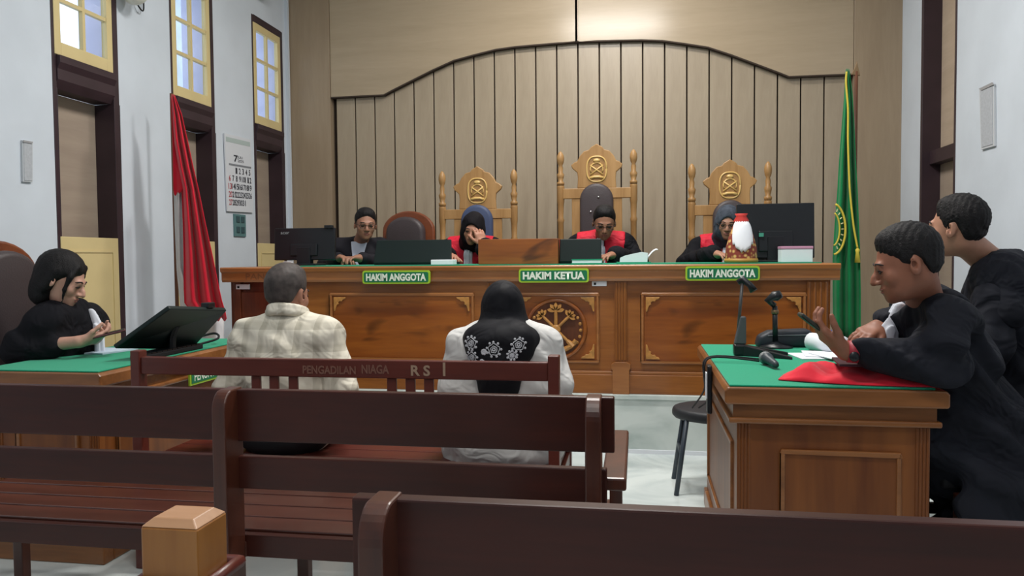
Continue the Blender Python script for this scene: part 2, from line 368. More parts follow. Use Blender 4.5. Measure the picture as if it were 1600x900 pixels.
raised_panel(ex-chw, ex+chw, zp0, zp1, allc)
pil = float(aty(970, 510, BF)[0])
for px in (pil, 2*ex-pil, BX1-.075, BX0+.06):
    m = MB(); wv = .038 if abs(px-ex) < .6 else .06
    m.box(px-wv, px+wv, BF-.016, BF, PZ+.2, ZB-.1)
    for q in range(4):
        u = px-wv+.012+q*(2*wv-.024)/3; m.tube([(u, BF-.017, PZ+.21), (u, BF-.017, ZB-.11)], .007, 8)
    m.build('pilaster', M_honeyv, bench, .002)
    MB().prism([(px-wv-.014, PZ), (px+wv+.014, PZ), (px+wv+.014, PZ+.15), (px+wv+.022, PZ+.16), (px+wv+.022, PZ+.185), (px+wv, PZ+.2), (px-wv, PZ+.2), (px-wv-.022, PZ+.185), (px-wv-.022, PZ+.16), (px-wv-.014, PZ+.15)], 'y', BF-.035, BF).build('pilaster_base', M_top, bench, .003)
# carved round emblem in the middle panel
ez, er, yf = float(aty(868, 514, BF)[2]), .192, BF-.012
em = MB().lathe([(er, 0), (er+.004, -.006), (er-.002, -.018), (er-.014, -.02), (er-.022, -.008), (er-.022, 0)], (ex, yf, ez), 40, 'y').build('emblem', M_panel, bench, smooth=True)
MB().lathe([(er-.02, 0), (er-.02, -.006), (.001, -.006)], (ex, yf, ez), 40, 'y').build('emblem_disc', wood('emblem_dark', (74, 36, 16), (98, 52, 22), 'Z', 1, .4), em)
def leaf_mb(m, x, z, ang, l=.05, wd=.016, th=.018, y=None):
    y = yf if y is None else y
    c, s = math.cos(ang), math.sin(ang)
    q = [(0, 0), (.3, .8), (.55, 1), (.8, .7), (1, 0), (.8, -.7), (.55, -1), (.3, -.8)]
    m.prism([(x+c*u*l-s*v*wd/1, z+s*u*l+c*v*wd/1) for u, v in q], 'y', y-th, y-.004)
car = MB()
car.lathe([(.03, 0), (.03, -.02), (.022, -.028), (.001, -.03)], (ex, yf, ez), 16, 'y')
for a in (45, 135, 225, 315):
    c, s = math.cos(R(a)), math.sin(R(a))
    car.tube([(ex+.02*c, yf-.014, ez+.02*s), (ex+.125*c, yf-.014, ez+.125*s)], .009, 8)
    if a < 180:
        for d in (-70, -35, 0, 35, 70): leaf_mb(car, ex+.115*c, ez+.115*s, R(a+d), .045, .011, .022)
    else:
        car.tube([(ex+.1*c, yf-.012, ez+.1*s), (ex+.15*c, yf-.012, ez+.15*s)], [.012, .022], 8)
car.tube([(ex, yf-.014, ez), (ex, yf-.014, ez+.12)], .011, 8)
car.tube([(ex, yf-.01, ez), (ex, yf-.01, ez-.12)], .008, 8)
for d in (-80, -40, 0, 40, 80): leaf_mb(car, ex, ez+.115, R(90+d), .055, .013, .022)
for sx in (-1, 1):
    for q in range(5):
        a = R(90-sx*(62+q*15)); car.ell((ex+.155*math.cos(a), yf-.008, ez+.155*math.sin(a)), (.011, .009, .011), 8, 5)
rb = [(ex+.155*math.cos(R(a)), yf-.012, ez+.02+.155*math.sin(R(a))) for a in range(215, 326, 10)]
car.tube(rb, .016, 8)
car.build('emblem_carving', M_carve, em, smooth=False)

# name plates on the bench edge
M_plate = mat('plate_green', (24, 112, 72), .4, .4); M_lime = mat('plate_lime_border', (158, 196, 52), .45); M_ltr = mat('letter_white', (222, 232, 216), .5)
def plate(name, lab, s, p0, p1, Y):
    a = aty(p0[0], p0[1], Y); b = aty(p1[0], p1[1], Y); x0, x1, z0, z1 = a[0], b[0], min(a[2], b[2]), max(a[2], b[2])
    cx_, cz = (x0+x1)/2, (z0+z1)/2; hw, hh = (x1-x0)/2, .0425
    t = thing(name, lab, 'sign', (cx_, Y, cz-hh), 'green name plates on the bench edge')
    def rr(w_, h_, r): return [(cx_+sx*(w_-r)+r*math.cos(R(g)), cz+sz*(h_-r)+r*math.sin(R(g))) for sx, sz, g0 in ((1, 1, 0), (-1, 1, 90), (-1, -1, 180), (1, -1, 270)) for g in (g0, g0+45, g0+90)]
    MB().prism(rr(hw, hh, .014), 'y', Y-.006, Y+.012).build('border', M_lime, t)
    MB().prism(rr(hw-.010, hh-.010, .01), 'y', Y-.008, Y-.005).build('plate', M_plate, t)
    text('lettering', s, M_ltr, t, (cx_, Y-.008, cz), (1, 0, 0), (0, 0, 1), 2*hw-.05, .048, .0015, .045)
plate('name_plate', 'green plate reading HAKIM ANGGOTA on bench edge below the hand-on-face judge', 'HAKIM ANGGOTA', (567, 443), (672, 423), 4.733)
plate('name_plate', 'green plate reading HAKIM KETUA at the middle of the bench edge', 'HAKIM KETUA', (811, 441), (920, 420), 4.733)
plate('name_plate', 'green plate reading HAKIM ANGGOTA at the right end of the bench edge', 'HAKIM ANGGOTA', (1071, 438), (1187, 416), 4.733)
text('worn_lettering', 'PANITERA', mat('faded_letter', (124, 84, 52), .6), bench, tuple(aty(420, 432, 4.756)), (1, 0, 0), (0, 0, 1), .33, .04, .001, .01)
for (a, b, Y, lab) in (((370, 452), (391, 444), BF+.03, 'small white wall tag on the dark left section of the bench'), ((925, 447), (948, 439), BF-.001, 'small white switch tag under the middle name plate')):
    p, q = aty(*a, Y), aty(*b, Y)
    t = thing('switch_tag', lab, 'tag', ((p[0]+q[0])/2, Y, p[2]), 'white tags on the bench front')
    MB().box(p[0], q[0], Y-.012, Y, p[2], q[2]).build('tag_body', M_paper, t, .003)
    MB().box(p[0]+.012, p[0]+.026, Y-.015, Y-.011, p[2]+.008, p[2]+.022).build('button', M_blackm, t)
tag(MB().box(BX0+.05, BX1-.05, 4.80, 5.4, ZB, ZB+.006).build('green_runner', M_green), 'green cloth covering the top of the judges\' bench', 'tablecloth')

# ---------------------------------------------------------------- judges' carved chairs
def judge_chair(lab, xl, xr, yp, yrt, yrb, padm, buttons, Y=6.2, group='carved judges\' chairs'):
    a, b = aty(xl, 300, Y)[0], aty(xr, 300, Y)[0]; c = (a+b)/2
    zt = float(aty((xl+xr)/2, yp, Y)[2]); z1 = float(aty((xl+xr)/2, yrt, Y)[2]); z0 = float(aty((xl+xr)/2, yrb, Y)[2])
    t = thing('judge_chair', lab, 'chair', (c, Y-.25, PZ), group)
    for x in (a, b):
        m = MB(); pr = [(.027, PZ), (.027, PZ+.5), (.03, PZ+.52), (.024, PZ+.55), (.02, PZ+.7), (.024, z0-.19), (.03, z0-.17), (.022, z0-.15), (.026, z0-.04), (.03, z0-.02), (.03, z1+.01)]
        h = zt-z1; pr += [(.03, z1+.02), (.024, z1+.03), (.03, z1+.10*h), (.03, z1+.17*h), (.018, z1+.2*h), (.026, z1+.3*h), (.03, z1+.38*h), (.018, z1+.44*h), (.021, z1+.55*h), (.015, z1+.62*h), (.024, z1+.68*h), (.03, z1+.78*h), (.028, z1+.88*h), (.016, z1+.96*h), (.004, zt)]
        m.lathe(pr, (x, Y, 0), 12); m.build('post', M_goldw, t, smooth=True)
    MB().box(a+.02, b-.02, Y-.022, Y+.022, z0, z1).build('top_rail', M_goldw, t, .004)
    q = [(.155, 0), (.15, .08), (.155, .125), (.195, .16), (.205, .185), (.175, .21), (.155, .215), (.135, .255), (.10, .295), (.06, .305), (.045, .325), (.02, .34), (0, .352)]
    pts = [(c+u, z1+v) for u, v in q] + [(c-u, z1+v) for u, v in q[-2::-1]]
    cr = MB().prism(pts, 'y', Y-.018, Y+.018).build('crest', M_goldw, t, .006)
    e0 = z1+.15; m = MB()
    ring = [(c+.078*math.copysign(abs(math.cos(g))**.75, math.cos(g)), Y-.02, e0+.1*math.copysign(abs(math.sin(g))**.75, math.sin(g))) for g in np.linspace(0, 2*math.pi, 29)]
    m.tube(ring, .007, 6)
    m.tube([(c-.05, Y-.02, e0-.045), (c+.05, Y-.02, e0+.03)], .007, 6); m.tube([(c+.05, Y-.02, e0-.045), (c-.05, Y-.02, e0+.03)], .007, 6)
    m.tube([(c+.05*math.cos(g), Y-.02, e0+.05*math.sin(g)) for g in np.linspace(-.5, 3.64, 12)], .006, 6)
    m.ell((c, Y-.022, e0+.068), (.028, .01, .016)); m.tube([(c-.055, Y-.02, e0-.072), (c-.02, Y-.022, e0-.062), (c+.02, Y-.022, e0-.062), (c+.055, Y-.02, e0-.072)], .012, 6)
    m.build('crest_carving', mat('gilt_carving', (206, 172, 104), .35, .6), cr, smooth=True)
    MB().box(c-.2, c+.2, Y-.015, Y+.015, PZ+.5, z0).build('back_board', M_goldw, t, .004)
    # padded back, arched top
    P = []; pw, pt, pb = .132, z1+.035, PZ+.5
    prof2 = [(c+pw*math.cos(g), pt-pw*1.0+pw*math.sin(g)) for g in np.linspace(0, math.pi, 15)]
    pad = MB().prism([(c+pw, pb)]+prof2+[(c-pw, pb)], 'y', Y-.075, Y-.0).build('back_pad', padm, t, .025, True, seg=3)
    for bx, by in buttons:
        p = aty(bx, by, Y-.078); MB().ell(p, (.009, .006, .009), 8, 6).build('button', M_silver, pad, smooth=True)
    MB().box(a-.02, b+.02, Y-.52, Y-.02, PZ+.42, PZ+.5).build('seat', padm, t, .02, True, seg=3)
    for x in (a, b):
        MB().tube([(x, Y-.48, PZ), (x, Y-.48, PZ+.72)], .026, 10).build('front_leg', M_goldw, t, smooth=True)
        MB().box(x-.03, x+.03, Y-.53, Y, PZ+.72, PZ+.76).build('armrest', M_goldw, t, .01)
judge_chair('carved golden chair with blue padded back behind the hand-on-face judge', 691, 803, 266, 327, 342, M_blue, [(750, 336)])
judge_chair('tallest carved golden chair with dark buttoned back behind the middle judge', 876, 990, 235, 294, 310, M_leather, [(935, 308), (923, 331), (948, 331)])
judge_chair('carved golden chair at right, partly hidden by the large monitor', 1081, 1200, 254, 320, 336, M_leather, [])

def arch_chair(lab, c, Y, zt, yaw, hw, base):
    """brown armchair whose wooden back ends in an arch around a leather headrest; faces local -y"""
    t = thing('arched_chair', lab, 'chair', (c[0], c[1], base), 'arched leather armchairs')
    Mx = Matrix.Translation((c[0], c[1], 0)) @ Matrix.Rotation(yaw, 4, 'Z')
    sb = base+.46; m = wood('chair_red_brown', (104, 54, 32), (128, 70, 42), 'X', 1, .35, .5)
    arc = [(hw*math.cos(g), zt-hw*.72+hw*.72*math.sin(g)) for g in np.linspace(0, math.pi, 15)]
    MB().prism([(hw, sb)]+arc+[(-hw, sb)], 'y', .22, .26).xf(Mx).build('back_frame', m, t, .012)
    h2 = hw*.72; arc2 = [(h2*math.cos(g), zt-.05-h2*.75+h2*.75*math.sin(g)) for g in np.linspace(0, math.pi, 15)]
    MB().prism([(h2, sb)]+arc2+[(-h2, sb)], 'y', .14, .225).xf(Mx).build('back_pad', M_leather, t, .03, True, seg=3)
    MB().box(-hw+.02, hw-.02, -.26, .22, sb-.09, sb+.02).xf(Mx).build('seat', M_leather, t, .025, True, seg=3)
    for s in (-1, 1):
        MB().box(s*hw-.03, s*hw+.03, -.25, .24, sb+.18, sb+.22).xf(Mx).build('armrest', m, t, .012)
        for y in (-.22, .22): MB().box(s*hw-.022, s*hw+.022, y-.022, y+.022, base, sb+.18).xf(Mx).build('leg', m, t, .006)
p = aty(633, 330, 6.2)
arch_chair('brown arched armchair with dark leather back beside the suited clerk', (p[0], 5.95), 5.95, float(p[2]), R(-8), .235, PZ)

# ---------------------------------------------------------------- pews
M_slat = wood('worn_seat_wood', (66, 34, 27), (90, 50, 40), 'X', .9, .28, .5, .1)
def back_post(m, x, Y, zt, dep=.068, wd=.04):
    q = [(Y+.03, 0), (Y+.03, zt), (Y-dep*.35, zt)]
    q += [(Y-dep*.35-dep*.65*math.sin(g), zt-.055+.055*math.cos(g)) for g in np.linspace(.2, math.pi/2, 7)]
    q += [(Y-dep, .3), (Y-dep+.02, 0)]
    m.prism(q, 'x', x-wd/2, x+wd/2); return m
def pew(lab, x0, x1, Y, posts, zt=.85, solid=False, arm=None):
    t = thing('pew', lab, 'bench', ((x0+x1)/2, Y+.2, 0), 'dark wooden pews')
    for x in posts: back_post(MB(), x, Y, zt+.004).build('back_post', M_pewz, t, .004)
    if solid:
        MB().box(x0, x1, Y, Y+.03, .5, zt).build('back_board', M_pew, t, .004)
    else:
        MB().box(x0, x1, Y, Y+.028, zt-.147, zt).build('top_rail', M_pew, t, .004)
        MB().box(x0+.02, x1-.02, Y, Y+.028, zt-.283, zt-.190).build('back_rail', M_pew, t, .004)
    for i in range(4):
        y = Y+.07+i*.107; MB().box(x0+.02, x1-.02, y, y+.1, .405, .43).build('seat_slat', M_slat, t, .004)
    MB().box(x0+.02, x1-.02, Y+.035, Y+.062, .36, .425).build('rear_apron', M_pew, t, .003)
    MB().box(x0+.02, x1-.02, Y+.46, Y+.485, .33, .405).build('front_apron', M_pew, t, .003)
    ends = [x for x in posts]
    for x in ends:
        MB().box(x-.02, x+.02, Y+.44, Y+.48, 0, .405).build('front_leg', M_pewz, t, .004)
        MB().box(x-.02, x+.02, Y+.03, Y+.44, .36, .405).build('side_rail', M_pewz, t, .003)
    for x in (arm or []):
        MB().prism([(Y+.02, .60), (Y+.02, .635), (Y+.5, .655), (Y+.53, .645), (Y+.53, .62), (Y+.5, .61)], 'x', x-.035, x+.03).build('armrest', M_pewz, t, .006)
        MB().box(x-.03, x+.01, Y+.43, Y+.49, .405, .61).build('arm_post', M_pewz, t, .004)
    return t
YB2 = 2.0
xm = float(aty(341, 700, YB2-.07)[0]); xr_ = float(aty(926, 700, YB2-.07)[0]); xe = float(aty(960, 660, YB2)[0])
pew('long dark pew with two back rails behind the seated pair, middle row', -2.3, xe, YB2, [-2.25, xm, xr_], .853, arm=[xe+.0])
xc = float(aty(577, 850, 1.05)[0]); xc0 = float(aty(549, 800, 1.12)[0])
pew('nearest dark pew with one broad back board at lower right', xc0, 1.75, 1.12, [xc, 1.70], .85, solid=True)
# the defendants' pew
YA = 2.73
ax0, ax1 = float(aty(208, 560, YA)[0]), float(aty(874, 560, YA)[0])
zA = float(aty(500, 561, YA)[2]); zA0 = float(aty(500, 589, YA)[2])
pa = thing('pew', 'reddish slatted pew lettered on its top rail, under the seated pair', 'bench', ((ax0+ax1)/2, YA+.25, 0), 'dark wooden pews')
for x in (ax0+.02, ax1-.02):
    MB().prism([(YA-.02, 0), (YA+.03, 0), (YA+.03, zA+.025), (YA-.02, zA+.025)], 'x', x-.02, x+.02).build('back_post', M_pewr, pa, .004)
    MB().box(x-.02, x+.02, YA+.46, YA+.5, 0, .6).build('front_leg', M_pewr, pa, .004)
    MB().box(x-.03, x+.03, YA+.03, YA+.52, .6, .635).build('armrest', M_pewr, pa, .008)
    MB().box(x-.015, x+.015, YA+.03, YA+.46, .35, .4).build('side_rail', M_pewr, pa, .003)
MB().box(ax0+.04, ax1-.04, YA-.012, YA+.02, zA0, zA).build('top_rail', M_pewr, pa, .004)
MB().box(ax0+.04, ax1-.04, YA-.008, YA+.018, .60, .655).build('lower_rail', M_pewr, pa, .004)
for px in (400, 428, 458, 612, 641, 670):
    x = float(aty(px, 600, YA)[0]); MB().box(x-.018, x+.018, YA-.004, YA+.012, .655, zA0).build('slat', M_pewr, pa, .003)
for i in range(4):
    y = YA+.04+i*.118; MB().box(ax0+.02, ax1-.02, y, y+.112, .405, .43).build('seat_slat', M_pewr, pa, .004)
MB().box(ax0+.04, ax1-.04, YA+.47, YA+.49, .33, .405).build('front_apron', M_pewr, pa, .003)
M_stencil = mat('worn_stencil', (156, 132, 112), .8); M_stfade = mat('faded_stencil', (118, 82, 70), .8)
for s, x0, x1, y, h, m in (('PENGADILAN', 473, 556, 578, .032, M_stfade), ('NIAGA', 565, 608, 577, .034, M_stfade), ('R S', 642, 672, 579, .04, M_stencil), ('I', 692, 696, 577, .05, M_stencil)):
    a, b = aty(x0, y, YA-.013), aty(x1, y, YA-.013)
    text('stencil_lettering', s, m, pa, (a+b)/2, (1, 0, 0), (0, 0, 1), b[0]-a[0], h, .0008, .03)

# newel post at the lower left
n0 = aty(220, 850, 1.05); n1 = aty(308, 850, 1.05); nz = float(aty(264, 826, 1.05)[2]); nx0, nx1 = float(n0[0]), float(n1[0]); ny0, ny1 = 1.05, 1.05+.085
nw = thing('newel_post', 'square honey-wood newel post with chamfered top in the lower left foreground', 'post', ((nx0+nx1)/2, (ny0+ny1)/2, 0))
M_newel = wood('newel_wood', (146, 92, 38), (168, 112, 52), 'Z', 1, .35, .5, .2)
c = .014; zt = nz+.012
k = MB(); k.box(nx0, nx1, ny0, ny1, .1, nz)
k.build('post', M_newel, nw, .003)
MB().hexa([(nx0, ny0, nz), (nx1, ny0, nz), (nx1, ny1, nz), (nx0, ny1, nz), (nx0+c, ny0+c, zt), (nx1-c, ny0+c, zt), (nx1-c, ny1-c, zt), (nx0+c, ny1-c, zt)]).build('cap', wood('newel_cap', (164, 120, 84), (184, 142, 108), 'X', 1, .4), nw, .002)
q = MB(); zc = nz-.090
q.tube([(nx0-.008, ny0-.008, zc), (nx1+.008, ny0-.008, zc), (nx1+.008, ny1+.02, zc), (nx0-.008, ny1+.02, zc), (nx0-.008, ny0-.008, zc)], .012, 8)
q.build('collar', M_pewr, nw, smooth=True)
MB().box(nx0-.03, nx1+.03, ny0-.03, ny1+.03, 0, .1).build('base', M_pewz, nw, .006)

# ---------------------------------------------------------------- the two side desks
def desk(lab, x0, x1, y0, y1, inner):
    """x0..x1, y0..y1 is the table top; the end facing the public is at y0"""
    t = thing('court_desk', lab, 'desk', ((x0+x1)/2, (y0+y1)/2, 0), 'wooden desks facing each other'); H = .778
    Mt = wood('desk_moulding', (112, 68, 34), (146, 94, 52), 'X', 1, .3, .45, .15); Mb = wood('desk_body', (92, 47, 20), (132, 78, 36), 'Z', .8, .4, .35, .0, fine=.15)
    MB().prism([(x0, H-.05), (x0+.004, H-.058), (x1-.004, H-.058), (x1, H-.05), (x1, H-.012), (x1-.01, H), (x0+.01, H), (x0, H-.012)], 'y', y0, y1).build('desk_top', Mt, t, .006)
    o = .03; MB().box(x0+o, x1-o, y0+o, y1-o, H-.105, H-.058).build('frieze', Mt, t)
    MB().box(x0+o-.014, x1-o+.014, y0+o-.014, y1-o+.014, H-.125, H-.105).build('frieze_moulding', Mt, t, .006)
    b = .045; bx0, bx1, by0, by1 = x0+b, x1-b, y0+b, y1-b
    xi0, xi1 = (bx0, bx0+.03) if inner < 0 else (bx1-.03, bx1); pi = -.015 if inner < 0 else .0
    for ya in (by0, by1-.03):
        MB().box(bx0, bx1, ya, ya+.03, .08, H-.125).build('end_panel', Mb, t)
        MB().box(bx0-.015, bx1+.015, ya-.015, ya+.045, 0, .08).build('plinth', Mt, t, .006)
    MB().box(xi0, xi1, by0+.03, by1-.03, .08, H-.125).build('modesty_panel', Mb, t)
    MB().box(xi0-.015, xi1+.015, by0+.045, by1-.045, 0, .08).build('plinth', Mt, t, .006)
    for xx in (bx0, bx1):
        m = MB()
        for i in range(4):
            u = (xx+.006+i*.011) if xx == bx0 else (xx-.006-i*.011); m.tube([(u, by0, .085), (u, by0, H-.13)], .0055, 6)
        m.build('fluted_edge', Mb, t)
    fr = MB(); a0, a1, z0, z1, w_ = bx0+.14*(x1-x0)/.69, bx1-.09, .16, .565, .014
    for p in ((a0, a1, z1-w_, z1), (a0, a1, z0, z0+w_), (a0, a0+w_, z0+w_, z1-w_), (a1-w_, a1, z0+w_, z1-w_)): fr.box(p[0], p[1], by0-.012, by0, p[2], p[3])
    fr.build('panel_frame', Mt, t, .004)
    MB().box(a0+w_, a1-w_, by0-.005, by0, z0+w_, z1-w_).build('panel', Mb, t)
    fr = MB(); xs = bx0 if inner < 0 else bx1
    for p in ((by0+.1, by1-.1, .55, .564), (by0+.1, by1-.1, .16, .174), (by0+.1, by0+.114, .174, .55), (by1-.114, by1-.1, .174, .55)): fr.box(xs-.01, xs+.01, p[0], p[1], p[2], p[3])
    fr.build('side_panel_frame', Mt, t, .004)
    return t
DZ = .785
dk = desk('wooden desk with green cloth at right, end panel towards the pews', .283, .985, 2.64, 3.88, -1)
tag(MB().box(.30, .945, 2.655, 3.86, .778, DZ).build('desk_cloth', M_green, bevel=.003), 'green cloth on the right desk under the microphones', 'tablecloth', 'green desk cloths')
dl = desk('wooden desk with green cloth at left in front of the woman with a phone', -2.66, -2.085, 2.69, 3.93, 1)
tag(MB().box(-2.65, -2.105, 2.705, 3.91, .778, DZ).build('desk_cloth', M_green, bevel=.003), 'green cloth on the left desk under the tilted monitor', 'tablecloth', 'green desk cloths')
sg = thing('desk_sign', 'small green sign with lime border on the left desk\'s inner side', 'sign', (-2.06, 3.47, .63))
MB().box(-2.072, -2.06, 3.26, 3.70, .632, .712).build('border', M_lime, sg, .003)
MB().box(-2.0605, -2.058, 3.27, 3.69, .642, .702).build('plate', M_plate, sg)
text('lettering', 'PENUNTUT UMUM', M_ltr, sg, (-2.058, 3.48, .672), (0, 1, 0), (0, 0, 1), .38, .042, .001, .02)

# ---------------------------------------------------------------- flags
def cloth(rows, Y, nu, amp, nf, phase=0, drift=0, dens=4):
    ys = [r[0] for r in rows]; P = []
    n = (len(rows)-1)*dens+1
    for i in range(n):
        y = np.interp(i/(n-1)*(len(rows)-1), range(len(rows)), ys)
        xl = np.interp(y, ys, [r[1] for r in rows]); xr = np.interp(y, ys, [r[2] for r in rows]); row = []
        for j in range(nu+1):
            u = j/nu; d = amp*min(1, (xr-xl)/30)*math.sin(2*math.pi*nf*u+phase+drift*i/n)
            row.append(aty(xl+(xr-xl)*u, y+3*math.sin(2*math.pi*nf*u+phase), Y+d))
        P.append(row)
    return MB().grid(P)
FY = 4.5
fl = thing('national_flag', 'red and white flag hanging on a pole beside the left wall', 'flag', (float(aty(271, 300, FY+.05)[0]), FY+.05, 0))
M_fred = mat('flag_red', (206, 30, 52), .75, .15, noise=.05, nscale=5, sheen=.2); M_fwh = mat('flag_white', (214, 212, 214), .8, .1)
cloth([(150, 267, 273), (180, 268, 284), (220, 270, 293), (262, 277, 302), (296, 284, 310), (350, 286, 321), (400, 287, 332), (450, 287, 342), (472, 288, 347), (488, 300, 352), (499, 330, 354)], FY, 28, .05, 2.5, .4, 1.0).build('red_half', M_fred, fl, smooth=True, solid=.003)
cloth([(165, 268, 273), (200, 269, 278), (240, 270, 284), (296, 271, 287), (303, 272, 280)], FY+.03, 8, .015, 1).build('red_fold', M_fred, fl, smooth=True, solid=.003)
cloth([(288, 271, 292), (350, 273, 292), (420, 276, 292), (470, 281, 330), (500, 284, 350), (540, 283, 350)], FY+.10, 20, .03, 2, 1).build('white_half', M_fwh, fl, smooth=True, solid=.003)
pb = aty(272, 300, FY+.15); MB().tube([(pb[0], FY+.15, .03), (pb[0], FY+.15, float(aty(270, 146, FY+.15)[2]))], .012, 10).build('pole', mat('pole_wood', (98, 62, 44), .5), fl, smooth=True)
MB().lathe([(.16, 0), (.16, .02), (.05, .035), (.02, .06), (.016, .12)], (pb[0], FY+.15, 0), 20).build('pole_base', M_pewz, fl, smooth=True)
GY = 5.75
gp = aty(1335, 300, GY+.06)
gf = thing('green_flag', 'green court flag with yellow cord hanging on a pole by the right corner', 'flag', (float(gp[0]), GY+.06, PZ))
M_fgr = mat('flag_green', (14, 118, 66), .75, .15, noise=.08, nscale=5, sheen=.15); M_fyel = mat('flag_yellow', (206, 186, 66), .6)
cloth([(110, 1321, 1327), (150, 1319, 1332), (200, 1315, 1335), (250, 1311, 1337), (300, 1308, 1340), (350, 1304, 1342), (400, 1301, 1344), (460, 1301, 1345), (525, 1302, 1345)], GY, 26, .035, 2.5, .9, .8).build('cloth', M_fgr, gf, smooth=True, solid=.003)
MB().tube(smoothpath([aty(x, y, GY-.05) for x, y in ((1323, 112), (1322, 130), (1325, 170), (1325, 220), (1327, 280), (1329, 310), (1334, 355), (1340, 388))]), .007, 6).build('cord', M_fyel, gf, smooth=True)
tb = aty(1340, 388, GY-.05); MB().lathe([(.006, 0), (.016, -.01), (.012, -.03), (.02, -.1), (.001, -.1)], tb, 10).build('tassel', M_fyel, gf, smooth=True)
arc = [aty(1301+20*math.cos(a), 358-40*math.sin(a), GY-.045) for a in np.linspace(-1.45, 1.35, 18)]
e = MB().tube(arc, .008, 6).build('emblem_border', M_fyel, gf, smooth=True)
arc2 = [aty(1301+11*math.cos(a), 358-26*math.sin(a), GY-.046) for a in np.linspace(-1.4, 1.3, 14)]
MB().tube(arc2, .006, 6).build('emblem_ring', M_fyel, e, smooth=True)
mk = MB()
for a in np.linspace(-1.1, 1.1, 9):
    c_, s_ = math.cos(a), math.sin(a); mk.tube([aty(1301+13.5*c_, 358-30*s_, GY-.046), aty(1301+17*c_, 358-35*s_, GY-.046)], .0045, 5)
mk.build('emblem_marks', mat('flag_cream', (206, 204, 150), .6), e)
MB().tube([(gp[0], GY+.06, PZ), (gp[0]+.005, GY+.06, float(aty(1335, 112, GY+.06)[2]))], .013, 10).build('pole', mat('pole_wood', (98, 62, 44), .5), gf, smooth=True)
fz = float(aty(1335, 112, GY+.06)[2])
MB().prism([(gp[0]-.03, fz-.02), (gp[0]+.03, fz-.03), (gp[0]+.016, fz+.03), (gp[0]+.008, fz+.07), (gp[0]-.004, fz+.03)], 'y', GY+.05, GY+.07).build('finial', mat('finial_brown', (124, 100, 70), .5), gf, .002)
MB().lathe([(.15, 0), (.15, .02), (.05, .035), (.02, .06)], (gp[0], GY+.06, PZ), 20).build('pole_base', M_pewz, gf, smooth=True)

# ---------------------------------------------------------------- things on the walls
X = XL+.012
c4 = [atx(350, 208, X), atx(391, 218, X), atx(395, 333, X), atx(354, 330, X)]
cal = thing('wall_calendar', 'white paper wall calendar hanging on the left pier between two windows', 'calendar', (XL, (c4[0][1]+c4[1][1])/2, c4[3][2]))
ux = np.array([0, c4[1][1]-c4[0][1], c4[1][2]-c4[0][2]]); wv = np.linalg.norm(ux); ux = ux/wv; uz = np.array([0, -ux[2], ux[1]]); hh = np.linalg.norm(c4[3]-c4[0])
def cp(u, v, d=0): return c4[0] + ux*u*wv - uz*v*hh + np.array([d, 0, 0])
def card(u0, u1, v0, v1, d0, d1): return MB().hexa([cp(u0, v1, d0), cp(u1, v1, d0), cp(u1, v0, d0), cp(u0, v0, d0), cp(u0, v1, d1), cp(u1, v1, d1), cp(u1, v0, d1), cp(u0, v0, d1)])
card(0, 1, 0, 1, -.006, .004).build('sheet', mat('calendar_paper', (204, 208, 214), .7), cal)
card(.04, .96, .04, .10, .004, .0055).build('header_band', mat('calendar_grey_green', (168, 182, 180), .7), cal)
card(.12, .97, .375, .40, .004, .0055).build('day_band', mat('calendar_grey', (120, 124, 130), .7), cal)
M_ink = mat('ink_black', (46, 46, 56), .7)
text('month_number', '7', M_ink, cal, cp(.38, .30, .0052), ux, uz, .045*wv/.3, .055, .0005, .03)
text('month_name', 'JULI\n2025', M_ink, cal, cp(.56, .30, .0052), ux, uz, .12*wv/.5, .05, .0005, .0)
day = 1
for r_ in range(5):
    for c_ in range(7):
        if (r_ == 0 and c_ < 2) or day > 31: continue
        s = str(day); text('date_figure', s, M_ink if c_ else mat('ink_red', (170, 70, 76), .7), cal, cp(.13+.128*c_, .46+.105*r_, .0052), ux, uz, .035*wv/.3*(1.0 if len(s) == 1 else 1.9)*.55, .048, .0005, .02); day += 1
tq = [atx(366, 334, X), atx(384, 336, X), atx(384, 370, X), atx(366, 368, X)]
sw = thing('wall_switch', 'teal switch panel on the left pier just below the calendar', 'switch', (XL, (tq[0][1]+tq[1][1])/2, tq[2][2]))
MB().box(XL, XL+.012, tq[0][1], tq[1][1], tq[2][2], tq[0][2]).build('panel', mat('teal_card', (84, 120, 122), .6), sw, .002)
for i in range(2):
    for j in range(2):
        yy = tq[0][1]+.03+i*.075; zz = tq[2][2]+.03+j*.085; MB().box(XL+.012, XL+.018, yy, yy+.05, zz, zz+.05).build('rocker', mat('teal_dark', (52, 78, 84), .5), sw, .002)
def wallnote(name, lab, X, pts, s, cat):
    q = [atx(x, y, X) for x, y in pts]; c = np.mean(q, 0)
    t = thing(name, lab, cat, (X, c[1], min(p[2] for p in q)))
    n = np.array([s, 0, 0]); ys = [p[1] for p in q]
    a = [p for p in q]; MB().hexa(a + [p+n*.012 for p in a]).build('sheet', mat('note_grey', (190, 194, 198), .7), t, .001)
    i = [c+(p-c)*np.array([1, .82, .93])+n*.012 for p in q]; MB().hexa(i + [p+n*.003 for p in i]).build('print_area', mat('note_print', (172, 176, 182), .8, noise=.04, nscale=60), t)
    k = [c+(p-c)*np.array([1, .9, .05])+np.array([0, 0, (q[0][2]-c[2])*.95])+n*.013 for p in q]; MB().hexa(k + [p+n*.006 for p in k]).build('hanger_strip', mat('note_strip', (150, 150, 152), .6), t)
wallnote('wall_notice', 'narrow grey printed notice taped on the leftmost pier', XL+.001, [(32, 219), (48, 222), (48, 285), (33, 284)], 1, 'notice')
wallnote('wall_notice', 'grey framed notice hanging on the white right wall', XR-.001, [(1533, 139), (1556, 131), (1557, 228), (1536, 234)], -1, 'notice')
